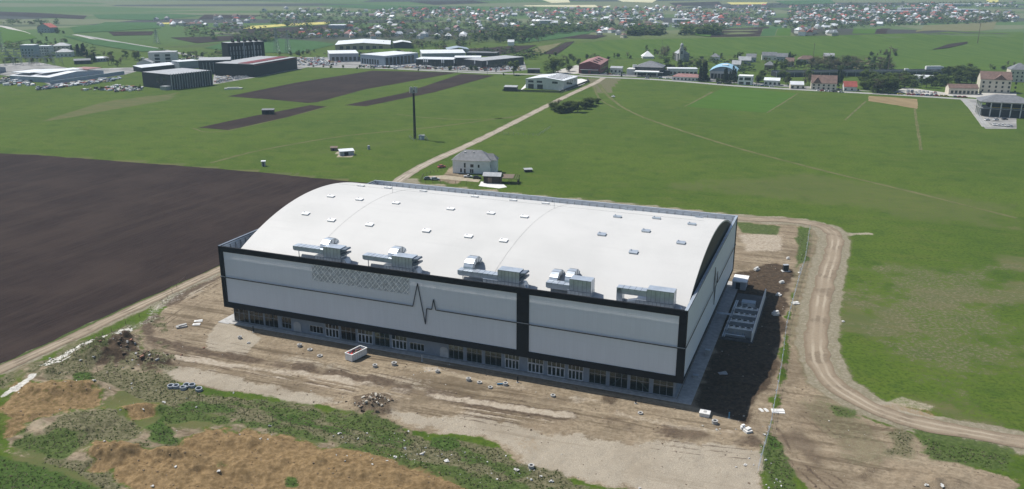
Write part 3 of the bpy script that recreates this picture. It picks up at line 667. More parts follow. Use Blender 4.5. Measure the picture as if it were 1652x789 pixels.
def perforated(name, alpha, col):
    m, n, b = newmat(name); v = coords(n, 'Object')
    br = N(n, 'TexBrick'); n.links.new(coords(n, 'Object', (1, 1, 1), (math.pi/2, 0, 0)), br.inputs['Vector']); br.inputs['Scale'].default_value = 1
    br.inputs['Mortar Size'].default_value = .025; br.inputs['Brick Width'].default_value = 1.2; br.inputs['Row Height'].default_value = 4.0; br.offset = 0
    br.inputs['Color1'].default_value = (*col, 1); br.inputs['Color2'].default_value = (*[x*.975 for x in col], 1); br.inputs['Mortar'].default_value = (*[x*.9 for x in col], 1)
    f = noise(n, v, 3.5, 4, .7); f2 = noise(n, coords(n, 'Object', (1, 1, .15)), .5, 5)
    c = mixc(n, mth(n, 'MULTIPLY', ramp(n, f, .4, .75), .14), br.outputs['Color'], tuple(x*.85 for x in col)); c = mixc(n, mth(n, 'MULTIPLY', ramp(n, f2, .4, .8), .25), c, tuple(min(1, x*1.12) for x in col))
    n.links.new(c, b.inputs['Base Color']); b.inputs['Roughness'].default_value = .55
    if alpha < 1:
        tr = N(n, 'BsdfTransparent'); mx = N(n, 'MixShader'); mx.inputs[0].default_value = alpha
        n.links.new(tr.outputs[0], mx.inputs[1]); n.links.new(b.outputs[0], mx.inputs[2]); n.links.new(mx.outputs[0], n.nodes['Material Output'].inputs[0])
    return m
M_panel = perforated('grey_mesh_panel', .76, (.74, .79, .87))
M_panels = perforated('grey_side_panel', 1.0, (.66, .72, .79))
M_inner = mat('inner_wall', (.34, .36, .40), .8, .08, .4)
def glass():
    m, n, b = newmat('storefront_glass'); tr = N(n, 'BsdfTransparent'); gl = N(n, 'BsdfGlossy'); gl.inputs['Roughness'].default_value = .03
    tr.inputs[0].default_value = (.52, .66, .66, 1); fr = N(n, 'Fresnel'); fr.inputs[0].default_value = 1.6; mx = N(n, 'MixShader')
    n.links.new(fr.outputs[0], mx.inputs[0]); n.links.new(tr.outputs[0], mx.inputs[1]); n.links.new(gl.outputs[0], mx.inputs[2])
    n.links.new(mx.outputs[0], n.nodes['Material Output'].inputs[0]); return m
M_glass = glass()
M_lining = mat('lining_sheet', (.55, .60, .66), .5, .08, .5)
# arched roof
V0, Z0, ZA = 3.4, 21.4, 31.2
half = W/2-V0; RAD = (half**2+(ZA-Z0)**2)/(2*(ZA-Z0))
def arch(v): return ZA-RAD+math.sqrt(RAD*RAD-(v-W/2)**2)
a0, a1 = 4.0, L-.95
mb = MB(); K = 40; seg = 10; vs = []; fs = []
prof = [(V0+(W-2*V0)*k/K) for k in range(K+1)]
for j in range(seg+1):
    a = a0+(a1-a0)*j/seg
    for v in prof: vs.append((a, v, arch(v)))
    for v in prof: vs.append((a, v, arch(v)-.5))
n2 = 2*(K+1)
for j in range(seg):
    for k in range(K):
        i = j*n2+k; fs += [(i, i+n2, i+n2+1, i+1)]; i += K+1; fs += [(i, i+1, i+n2+1, i+n2)]
for j in (0, seg):
    for k in range(K): i = j*n2+k; fs.append((i, i+1, i+K+2, i+K+1))
for j in range(seg):
    for k in (0, K): i = j*n2+k; fs.append((i, i+n2, i+n2+K+1, i+K+1))
mb.add(vs, fs); roof = mb.build('roof', M_mem, hall)
for p in roof.data.polygons: p.use_smooth = abs(p.normal.x) < .5
roof.data.set_sharp_from_angle(angle=math.radians(40))
for a in (a0+.25, a1-.25):
    g = MB(); pts = [(V0+.2, 20.21)]+[(v, arch(v)-.52) for v in prof[1:-1]]+[(W-V0-.2, 20.21)]
    g.prism(pts, a-.1, a+.1, 0, 'x'); g.build('gable_wall', M_darkgrey, hall)
# body walls, deck, soffit
mb = MB(); i_ = 1.3
mb.box(i_, L-i_, i_, i_+.3, HB+.26, 19.895); mb.box(i_, L-i_, W-i_-.3, W-i_, HB+.26, 19.895)
mb.box(i_, i_+.3, i_+.31, W-i_-.31, HB+.26, 19.895); mb.box(L-i_-.3, L-i_, i_+.31, W-i_-.31, HB+.26, 19.895)
mb.build('wall', M_inner, hall)
MB().box(.7, L-.7, .7, W-.7, 19.9, 20.2).build('roof_deck', M_white, hall)
for sg in (0, 1):
    e = MB(); pp = [(V0+.02, 21.37), (2.1, 20.21), (2.3, 20.21), (V0+.02, 20.85)]
    e.prism([((W-p[0]) if sg else p[0], p[1]) for p in pp], a0, a1, 0, 'x'); e.build('eave_skirt', M_mem, hall)
MB().box(.7, L-.7, .7, W-.7, HB, HB+.25).build('soffit', M_darkgrey, hall)
MB().box(1.5, L-1.5, 1.5, W-1.5, .08, .3).build('floor_slab', M_conc, hall)
# gutter strip along the front of the roof
MB().box(3.2, L-1.2, 2.55, 2.75, 20.9, 21.2).build('gutter', M_steel, hall)
MB().box(3.2, L-1.2, W-2.75, W-2.55, 20.9, 21.2).build('gutter', M_steel, hall)
# dark facade frame: one mesh per side
P0a, P1a = 92.85, 96.15
fr = MB(); t = .55
fr.box(0, L, 0, t, 22.45, HT); fr.box(0, L, 0, t, HB, 6.85)
fr.box(0, 1.55, .003, t-.003, 6.85, 22.45); fr.box(L-1.85, L, .003, t-.003, 6.85, 22.45); fr.box(P0a, P1a, .003, t-.003, 6.85, 22.45)
fr.build('facade_frame', M_dark, hall)
fr = MB(); fr.box(L-t, L, t+.003, W, 23.55, HT); fr.box(L-t, L, t+.003, W, HB, 5.75); fr.box(L-t+.003, L-.003, t+.003, 1.2, 5.75, 23.55); fr.box(L-t+.003, L-.003, W-.9, W, 5.75, 23.55)
fr.build('facade_frame', M_dark, hall)
fr = MB(); fr.box(0, t, t+.003, W, 22.9, HT); fr.box(0, t, t+.003, W, HB, 6.5); fr.box(.003, t-.003, t+.003, 1.5, 6.5, 22.9); fr.box(.003, t-.003, W-1.5, W, 6.5, 22.9)
fr.build('facade_frame', M_dark, hall)
fr = MB(); fr.box(t+.003, L-t-.003, W-t, W, 23.4, HT); fr.box(t+.003, L-t-.003, W-t, W, HB, 6.5); fr.build('facade_frame', M_dark, hall)
# copings, bright edge on top
c = MB(); c.box(L-t-.12, L+.06, .0, W+.06, HT+.003, HT+.12); c.build('coping', M_galv, hall)
c = MB(); c.box(-.06, L-t-.13, W-t-.1, W+.06, HT+.003, HT+.12); c.build('coping', M_galv, hall)
c = MB(); c.box(-.06, t+.1, .1, W-t-.11, HT+.003, HT+.1); c.build('coping', M_galvd, hall)
# panels
MB().box(t+.1, L-t-.1, W-t-.06, W-t-.004, 20.25, 23.9).build('parapet_lining', M_lining, hall); MB().box(t+.004, t+.06, t+.1, W-t-.1, 20.25, 23.8).build('parapet_lining', M_lining, hall)
for (x0, x1) in ((1.55, P0a), (P1a, L-1.85)):
    MB().box(x0+.01, x1-.01, .2, .24, 6.87, 22.43).build('facade_panel', M_panel, hall)
MB().box(L-.26, L-.22, 1.22, W-.92, 5.77, 23.53).build('facade_panel', M_panels, hall)
MB().box(.22, .26, 1.52, W-1.52, 6.52, 22.88).build('facade_panel', M_panels, hall)
MB().box(t, L-t, W-.26, W-.22, 6.52, 23.38).build('facade_panel', M_panels, hall)
# parapet posts with raking braces, rails (inside of the parapet)
pm = MB(); pm.box(-.07, .07, -.1, .1, 20.2, 23.4); pm.bar((0, .1, 23.0), (0, 1.0, 20.25), .08); pmesh = pm.mesh('parapet_post', M_steel)
nb = 50
for i in range(nb): link('parapet_post', pmesh, hall, (1.5+(L-3)*i/(nb-1), W-.75, 0), math.pi)
for i in range(14): link('parapet_post', pmesh, hall, (.8, 2.2+i*2.3, 0), -math.pi/2)
for i in range(34): link('parapet_post', pmesh, hall, (3.2+(L-6)*i/33, .72, 0), 0)
for z in (21.9, 22.75, 23.45):
    MB().box(1.2, L-1.2, W-.68, W-.6, z, z+.1).build('parapet_rail', M_alu, hall)
MB().box(.62, .7, 1.0, W-1, 22.4, 22.5).build('parapet_rail', M_alu, hall)
MB().box(.62, .7, 1.0, W-1, 23.2, 23.3).build('parapet_rail', M_alu, hall)
# pulse line
def ztube(pts, side):
    m = MB()
    for p, q in zip(pts[:-1], pts[1:]):
        if side == 'front': m.bar((p[0], -.10, p[1]), (q[0], -.10, q[1]), .14, 0, .2)
        else: m.bar((L+.10, p[0], p[1]), (L+.10, q[0], q[1]), .14, 0, .2)
    return m
pf = [(-.1, 14.6), (63.2, 14.6), (64.8, 21.3), (66.8, 10.0), (67.3, 14.5), (68.8, 14.5), (69.4, 17.4), (70.0, 14.5), (L+.15, 14.3)]
ztube(pf, 'front').build('pulse_line', mat('pulse_dark', (.012, .016, .03), .4), hall)
m2 = MB()
for p, q in zip(pf[:-1], pf[1:]):
    if abs(q[1]-p[1]) < 1: m2.bar((p[0], -.12, p[1]+.2), (q[0], -.12, q[1]+.2), .1, 0, .09)
m2.build('pulse_highlight', M_alu, hall)  # pale bar standing in for the highlight along the dark pulse line
pr_ = [(-.1, 14.3), (42, 14.3), (43.5, 21.0), (45.6, 9.0), (46.2, 14.3), (48.0, 14.3), (48.8, 18.0), (49.6, 14.3), (W+.1, 14.3)]
ztube(pr_, 'side').build('pulse_line', mat('pulse_dark', (.012, .016, .03), .4), hall)
# lattice of crosses behind the left part of the front
lt = MB(); x0, x1, z0, z1 = 31.8, 62.2, 17.7, 22.4; nx_, nz_ = 15, 2; dx = (x1-x0)/nx_; dz = (z1-z0)/nz_
for i in range(nx_):
    for j in range(nz_):
        xa, za = x0+i*dx, z0+j*dz
        lt.bar((xa, .16, za), (xa+dx, .16, za+dz), .04, 0, .16); lt.bar((xa, .13, za+dz), (xa+dx, .13, za), .04, 0, .16)
        lt.bar((xa+dx/2, .145, za), (xa+dx, .145, za+dz/2), .04, 0, .09); lt.bar((xa+dx/2, .115, za+dz), (xa, .115, za+dz/2), .04, 0, .09)
for i in range(nx_+1): lt.bar((x0+i*dx, .10, z0), (x0+i*dx, .10, z1), .04, 0, .07)
for j in range(nz_+1): lt.bar((x0, .08, z0+j*dz), (x1, .08, z0+j*dz), .04, 0, .07)
lt.build('lattice_screen', mat('lattice_light', (.86, .88, .9), .5), hall)
MB().box(x0, x1, .183, .19, z0, z1).build('lattice_backing', mat('lattice_grey', (.40, .43, .47), .6), hall)
# ---- ground floor
FR = 1.85   # front wall plane
M_frame = mat('pale_frame', (.48, .51, .55), .5); M_framed = mat('grey_frame', (.22, .25, .285), .5)
def bay(a, b, kind):
    """one glazed bay between a and b on the front wall"""
    z0, z1 = .32, HB
    if kind == 'strip': z0, z1 = .9, 3.1
    if kind == 'window': z0, z1 = .75, 4.2
    nm = 'entrance_door' if kind == 'door' else 'storefront_window'
    f = MB(); w = .11; y0, y1 = FR-.08, FR+.08
    f.box(a, b, y0, y1, z0, z0+w); f.box(a, b, y0, y1, z1-w-.02, z1-.02)
    f.box(a, a+w, y0+.003, y1-.003, z0+w, z1-w-.02); f.box(b-w, b, y0+.003, y1-.003, z0+w, z1-w-.02)
    nd = 4 if kind in ('door', 'strip') else 3
    for i in range(1, nd): x = a+(b-a)*i/nd; f.box(x-.05, x+.05, y0+.01, y1-.01, z0+w, z1-w-.02)
    if kind in ('door', 'glass', 'brace'): f.box(a+w, b-w, y0+.015, y1-.015, 3.0, 3.1)
    if kind == 'window': f.box(a+w, b-w, y0+.015, y1-.015, 2.2, 2.3)
    fo = f.build(nm, M_frame if kind in ('door', 'strip') else M_framed, hall)
    g = MB(); g.box(a+w, b-w, FR-.012, FR+.012, z0+w, z1-w-.03); g.build('pane', M_glass, fo)
    if kind == 'door':
        lv = MB()
        for i in range(4):
            xa = a+w+(b-a-2*w)*i/4+.04; xb = a+w+(b-a-2*w)*(i+1)/4-.04
            lv.box(xa, xa+.12, FR-.11, FR-.03, .45, 2.95); lv.box(xb-.12, xb, FR-.11, FR-.03, .45, 2.95); lv.box(xa, xb, FR-.115, FR-.025, .45, .6); lv.box(xa, xb, FR-.115, FR-.025, 2.8, 2.95)
        lv.build('door_leaf_frame', M_frame, fo)
    return (a, b, z0, z1)
BAYS = [(1.95,7.2,'glass'),(7.5,12.5,'glass'),(12.9,17.6,'glass'),(18.9,22.2,'window'),(28.4,33.0,'strip'),(33.7,38.3,'door'),(38.9,43.8,'glass'),(44.4,49.2,'door'),(49.8,54.6,'glass'),(55.2,60.0,'door'),(60.8,65.3,'strip'),
        (72.6,77.0,'glass'),(77.9,82.4,'glass'),(83.2,88.0,'glass'),(88.9,93.0,'door'),(95.3,99.7,'door'),(100.7,105.5,'door'),(106.3,110.4,'door'),(111.9,116.4,'glass'),(117.2,121.9,'brace'),(122.5,127.4,'brace'),(128.3,133.4,'glass')]
M_gf = mat('ground_floor_plaster', (.19, .22, .265), .8, .1, .5)
def wseg(*k): MB().box(*k).build('ground_floor_wall', M_gf, hall)
x = 1.9
for (a, b, k) in BAYS:
    a_, b_, z0, z1 = bay(a, b, k)
    if a-x > .03: wseg(x, a-.002, FR-.14, FR+.25, .32, HB-.004)
    if z0 > .5: wseg(a, b, FR-.137, FR+.247, .32, z0-.003)
    if z1 < HB-.1: wseg(a, b, FR-.137, FR+.247, z1+.003, HB-.004)
    x = b+.002
wseg(x, L-1.9, FR-.14, FR+.25, .32, HB-.004)
for k in ((1.9, L-1.9, 9.0, 9.2), (24, 24.2, FR+.3, 8.99), (70, 70.2, FR+.3, 8.99), (94, 94.2, FR+.3, 8.99)):
    MB().box(*k, .32, HB-.006).build('lobby_wall', M_grey, hall)
wseg(L-2.1, L-1.85, FR+.26, W-1.9, .32, HB-.006); wseg(1.85, 2.1, 9.21, W-1.9, .32, HB-.006); wseg(2.11, L-2.11, W-2.15, W-1.91, .32, HB-.006)
# glazed corner on the left side
f = MB(); f.box(1.85, 1.97, FR+.1, 9, .32, .45); f.box(1.85, 1.97, FR+.1, 9, HB-.15, HB-.01)
for yv in (FR+.1, 4.2, 6.6, 8.9): f.box(1.853, 1.967, yv, yv+.11, .45, HB-.15)
fo = f.build('storefront_window', M_alu, hall); MB().box(1.9, 1.92, FR+.2, 8.9, .45, HB-.16).build('pane', M_glass, fo)
for a in (24.3, 71.3):
    d = MB(); pts = [(a-1.25, .4), (a+1.25, .4), (a+1.25, 2.6), (a+.9, 3.15), (a+.35, 3.4), (a-.35, 3.4), (a-.9, 3.15), (a-1.25, 2.6)]
    d.prism(pts, FR-.24, FR-.145, 0, 'y'); d.build('arched_door', M_rooffade, hall)
for (p, q) in (((118.0, .6), (121.6, 4.8)), ((122.8, 4.8), (127.0, .6))):
    MB().bar((p[0], FR+.6, p[1]), (q[0], FR+.6, q[1]), .25).build('diagonal_brace', M_offwhite, hall)
pl = MB(); pl.box(1.4, L-1.4, 1.35, FR-.15, .06, .32); pl.build('plinth', M_concd, hall)
# roof hatches (parts of the roof)
hm = MB(); hm.box(-1.1, 1.1, -.72, .72, -.35, .34); hm.box(-1.18, 1.18, -.8, .8, .343, .44); hm.box(-.85, -.6, .35, .6, .443, .7)
h_white = hm.mesh('roof_hatch', M_white); h_grey = hm.mesh('roof_hatch', M_galv)
HA = [(626,304),(683,309),(766,318),(828,324),(880,329),(1014,339),(1128,351),(639,328.5),(727,338),(792,345),(846,350.5),(996,350.5),(1059,353),(1116,362.5),(688,373),(756,382),(812.5,389),(971,379),(1042,373.5),(1098.5,392.6),(1022,407.6),(582.5,300.6),(534,317.6),(580,322.6),(493.5,345.6),(535,356),(596.4,363.4)]
def roof_hit(px, py):
    d = ray(px, py); lo = None
    for k in range(2600):
        t_ = 150+k*.2; z = HC+d.z*t_; a, b = WB(d.x*t_, d.y*t_)
        if V0 < b < W-V0 and a0 < a < a1 and z <= arch(b): return a, b, z
    return None
for i, h in enumerate(HA):
    r = roof_hit(*h)
    if r is None: continue
    a, b, z = r; sl_ = -(b-W/2)/math.sqrt(RAD**2-(b-W/2)**2)
    o = link('roof_hatch', h_grey if h[0] > 960 else h_white, roof, (a, b, z)); o.rotation_euler = (math.atan(sl_), 0, 0)
# lightning wires on roof and their masts
lw = MB()
for a in (30, 85): lw.tube([(a+(v-W/2)*.05, v, arch(v)+.1) for v in prof[2:-2]], .018, 4)
lw.tube([(a, W*.62, arch(W*.62)+.1) for a in (6, 40, 90, 130)], .018, 4)
lw.build('lightning_cable', M_darkgrey, roof)
for (a, v) in ((30, 50), (85, 52)): MB().cyl(a, v, arch(v), arch(v)+3.2, .05, 6).build('lightning_rod', M_steel, roof)

# apron round the hall
ap = MB(); ap.box(-2.4, 1.38, -.6, W+3, -.2, .10); ap.box(1.385, L+2.35, -.05, 1.34, -.2, .10); ap.box(L-1.35, L+2.35, 1.345, W+3, -.2, .10); ap.box(1.385, L-1.355, W-1.4, W+3, -.2, .10)
o = ap.build('pavement', M_conc, None, (AX, AY, 0), AZ); tag(o, 'concrete apron around the foot of the hall', kind='structure')

# ------------------------------------------------------------ air handling units on the roof edge
def ahu(label, a, b, wl_, wu, duct, over, wedge=True, cap=True):
    """wl_ / wu: length of lower and upper cabinet; local x runs along the roof edge, z=0 on the deck"""
    x, y = BW(a, b); r = empty('air_handling_unit', (x, y, 21.2), AZ, label, 'air handling unit', 'air handling units along the roof edge')
    fm = MB()
    for k in range(4): fm.box(-wl_+k*(wl_-.3)/3, -wl_+k*(wl_-.3)/3+.3, -1.5, 1.5, .0, .5)
    fm.build('support_frame', M_steel, r)
    def cab(nm, x0, x1, z0, z1, y0=-1.6, y1=1.6):
        o = MB().box(x0, x1, y0, y1, z0, z1).build(nm, M_galv, r)
        k = max(2, int((x1-x0)/.95)); s = MB()
        for i in range(k+1): xx = x0+(x1-x0)*i/k; s.box(xx-.035, xx+.035, y0-.03, y0-.002, z0+.03, z1-.03)
        for i in range(3): yy = y0+(y1-y0)*i/2; s.box(x1+.002, x1+.03, min(yy, y1-.07), min(yy, y1-.07)+.07, z0+.03, z1-.03)
        s.box(x0, x1, y0-.035, y0-.004, z1-.12, z1-.03); s.build('panel_seam', M_galvd, o); return o
    cab('lower_cabinet', -wl_, 0, .5, 2.6); cab('upper_cabinet', -wu, -.05, 2.62, 5.6)
    if wedge:
        MB().prism([(0.03, .5), (2.2, .55), (.9, 2.55), (.03, 2.55)], -1.3, 1.3, 0, 'y').build('inlet_duct', M_galv, r)
        MB().prism([(-.02, 3.2), (1.6, 3.9), (1.6, 4.4), (.7, 4.2), (-.02, 4.0)], -1.4, 1.4, 0, 'y').build('rain_hood', M_galvd, r)
        MB().prism([(-.02, 4.5), (1.6, 5.1), (1.4, 5.5), (-.02, 5.3)], -1.4, 1.4, 0, 'y').build('rain_hood', M_galvd, r)
    for (x0, x1, z0, z1, y0, y1) in duct:
        d = MB(); dd = .55
        d.prism([(x0, z0+.25), (x0+.5, z0), (x1, z0), (x1+.5, z1-.1), (x1+.5, z1), (x0, z1)], y0, y1, 0, 'y'); o = d.build('duct', M_galv, r)
        s = MB(); k = max(2, int((x1-x0)/1.3))
        for i in range(1, k): xx = x0+(x1-x0)*i/k; s.box(xx-.04, xx+.04, y0-.03, y1+.03, z1-.3, z1+.03)
        s.build('duct_flange', M_galvd, o)
        MB().cyl(x0+1.0, (y0+y1)/2, 0, z0+.1, .12, 6).build('duct_support', M_steel, r)
    for (xc, zc, y0, R, wd_) in over:          # square duct that arches back onto the roof
        d = MB(); n = 9; vs = []
        for i in range(n+1):
            th = math.pi*.92*i/n; cy_, cz_ = y0+R-R*math.cos(th), zc+R*.75*math.sin(th)
            ny_, nz_ = -math.cos(th), math.sin(th)
            for (ox, rr) in ((-wd_/2, .75), (wd_/2, .75), (wd_/2, -.75), (-wd_/2, -.75)): vs.append((xc+ox, cy_+ny_*rr, cz_+nz_*rr*.9))
        fs = [(i*4+k, i*4+(k+1) % 4, i*4+4+(k+1) % 4, i*4+4+k) for i in range(n) for k in range(4)]+[(0, 1, 2, 3), (n*4+3, n*4+2, n*4+1, n*4)]
        d.add(vs, fs); o = d.build('return_duct', M_galv, r)
        s = MB()
        for i in (2, 4, 6, 8):
            c = [Vector(vs[i*4+k]) for k in range(4)]; m_ = sum(c, Vector())/4
            for k in range(4): s.bar(m_+(c[k]-m_)*1.04, m_+(c[(k+1) % 4]-m_)*1.04, .07)
        s.build('duct_flange', M_galvd, o)
    return r
ahu('galvanised rooftop unit nearest the left end of the roof edge, with a long flat duct', 39.3, 5.0, 8.6, 5.6, [(-16.0, -5.8, 3.2, 4.5, -1.2, 1.4)], [(-6.6, 3.9, .6, 2.6, 2.4)])
ahu('galvanised rooftop unit above the cross lattice, second along the roof edge', 61.6, 5.0, 9.0, 6.2, [(-15.6, -6.3, 3.2, 4.5, -1.2, 1.4)], [(-7.2, 3.9, .6, 2.6, 2.4)])
ahu('largest galvanised rooftop unit with one tall arched duct, left of the dark pillar', 92.3, 5.0, 10.2, 6.0, [(-17.6, -6.2, 2.5, 3.9, -1.2, 1.2)], [(-15.4, 3.6, 1.2, 2.7, 2.6)])
ahu('galvanised rooftop unit with two arched ducts side by side', 111.2, 5.2, 6.2, 5.6, [(-12.0, -5.8, 2.2, 3.7, -1.2, 1.2)], [(-10.8, 2.6, 1.3, 2.8, 2.1), (-6.6, 3.4, 1.3, 2.7, 2.1)], False)
ahu('galvanised rooftop unit with one elbow duct, nearest the right corner of the roof', 131.8, 5.0, 9.2, 6.6, [(-14.2, -6.7, 3.4, 4.9, -1.1, 1.1)], [], False)
for o in bpy.data.objects:
    if o.name.startswith('air_handling_unit') and 'elbow' in o['label']:
        d = MB(); d.prism([(-14.2, .2), (-12.7, .2), (-12.7, 3.4), (-13.2, 4.9), (-13.7, 4.7), (-14.2, 4.0)], -1.1, 1.1, 0, 'y'); d.build('elbow_duct', M_galv, o)
        d = MB(); d.prism([(-9.2, .6), (-11.0, .8), (-11.2, .2), (-12, .2), (-11.6, 1.6), (-9.2, 2.2)], -.8, .8, 0, 'y'); d.build('low_duct', M_galv, o)
for (a, b) in ((93.9, 4.6), (133.4, 4.3)):
    x, y = BW(a, b); r = empty('roof_vent', (x, y, 21.2), AZ, 'small galvanised vent pipe beside the %s' % ('dark pillar top' if a < 100 else 'right corner of the roof'), 'vent', 'vent pipes on the roof')
    MB().cyl(0, 0, 0, 1.5, .22, 10).build('pipe', M_galv, r); MB().cyl(0, 0, 1.5, 2.1, .4, 10, .1).build('cowl', M_galv, r)

# ------------------------------------------------------------ chiller yard on the right side of the hall
x, y = BW(138.8, 42.5); yard = MB(); yard.box(0, 9.0, 0, 39, -.1, .35)
o = yard.build('chiller_slab', mat('shaded_concrete', (.085, .085, .088), .8, .25, .6), None, (x, y, 0), AZ); tag(o, 'shade-darkened concrete equipment slab under the chillers beside the hall', kind='structure')  # slab colour darkened to put the yard's deep shade into it
o = MB().box(8.4, 8.7, .3, 38.5, .35, 3.2).build('screen_wall', M_concw, None, (x, y, 0), AZ); tag(o, 'long pale screen wall on the outer edge of the chiller yard', 'wall')
fanm = MB(); fanm.ring(0, 0, 0, .35, .72, .6, 16); fan_me = fanm.mesh('fan_shroud', M_offwhite)
bl = MB(); bl.cyl(0, 0, .05, .37, .58, 14); bl_me = bl.mesh('fan_opening', M_dark)
for k in range(4):
    x, y = BW(140.3, 46.5+k*5.4)
    r = empty('chiller', (x, y, .35), AZ, ['white air-cooled chiller with four fans nearest the hall front', 'white air-cooled chiller with four fans, second from the front end of the yard', 'white air-cooled chiller with four fans, second from the rear cabinet', 'white air-cooled chiller with four fans beside the pale rear cabinet'][k], 'chiller', 'chillers in the yard')
    MB().box(0, 6.6, -1.0, 1.0, .3, 2.2).build('casing', M_rooffade, r)
    MB().box(-.1, 6.7, -1.1, 1.1, 0, .3).build('base_frame', M_steel, r)
    MB().box(-.05, 6.65, -1.06, 1.06, 2.203, 2.3).build('top_plate', M_white, r)
    for i in range(4):
        link('fan_shroud', fan_me, r, (.85+i*1.62, 0, 2.303)); link('fan_opening', bl_me, r, (.85+i*1.62, 0, 2.303))
    p = MB(); p.tube([(-.9, -.5, .2), (-.9, -.5, 1.6), (.0, -.5, 1.6)], .14); p.tube([(-.9, .5, .2), (-.9, .5, 1.6), (.0, .5, 1.6)], .14); p.build('pipe', M_white, r)
x, y = BW(139.4, 48); o = MB().tube([(0, -6, .9), (0, 24, .9)], .2, 8).tube([(.5, -6, .9), (.5, 24, .9)], .2, 8).tube([(-4, 10, 1.3), (0, 10, 1.3)], .2, 8).tube([(-4, 10.8, 1.3), (.3, 10.8, 1.3)], .2, 8).tube([(0, -4, .9), (6, -4, .9), (6, -2, .9)], .16, 8).build('pipework', M_galv, None, (x, y, .35), AZ)
tag(o, 'bundle of insulated pipes linking the chillers to the hall wall', 'pipework')
x, y = BW(143.5, 68.5); r = empty('plant_cabinet', (x, y, .35), AZ, 'pale blue-white equipment cabinet at the rear end of the chillers', 'cabinet'); MB().box(-2, 2, -1.3, 1.3, 0, 2.3).build('casing', M_white, r); MB().box(-2.08, 2.08, -1.38, 1.38, 2.303, 2.42).build('lid', M_bluegrey, r); MB().box(-1.5, -.2, -1.34, -1.303, .3, 2).build('door', M_rooffade, r)
x, y = BW(142.6, 45.2); r = empty('pump_skid', (x, y, .35), AZ, 'low pump skid with pipes at the front end of the chiller yard', 'pump'); MB().box(-3, 3, -.7, .7, 0, .3).build('base_frame', M_steel, r)
for i in range(4): MB().cyl(-2.2+i*1.45, 0, .3, 1.3, .38, 10, .2).build('pump', M_bluegrey, r)
# rear annex and side door canopy
x, y = BW(L+.4, W-4); r = empty('annex', (x, y, 0), AZ, 'small flat-roofed annex with a bright white top at the rear right corner of the hall', 'annex'); MB().box(0, 4.4, 0, 6.4, 0, 2.7).build('wall', M_grey, r); MB().box(-.05, 4.7, -.3, 6.7, 2.703, 2.95).build('roof', M_white, r); MB().box(1.2, 2.6, -.06, -.003, .1, 2.4).build('door', M_darkgrey, r)
for (px, py, lb, sz) in ((1141, 573, 'pale electrical cabinet standing on the shaded side apron', (1.3, .9, 1.5)), (1122, 609, 'low grey duct cap standing on the shaded side apron near the front corner', (1.3, 1.0, .6))):
    p = P0(px, py); r = empty('side_cabinet', (p.x, p.y, .1), AZ, lb, 'cabinet'); MB().box(-sz[0]/2, sz[0]/2, -sz[1]/2, sz[1]/2, 0, sz[2]).build('casing', M_rooffade, r); MB().box(-sz[0]/2-.05, sz[0]/2+.05, -sz[1]/2-.05, sz[1]/2+.05, sz[2]+.003, sz[2]+.1).build('lid', M_galv, r)

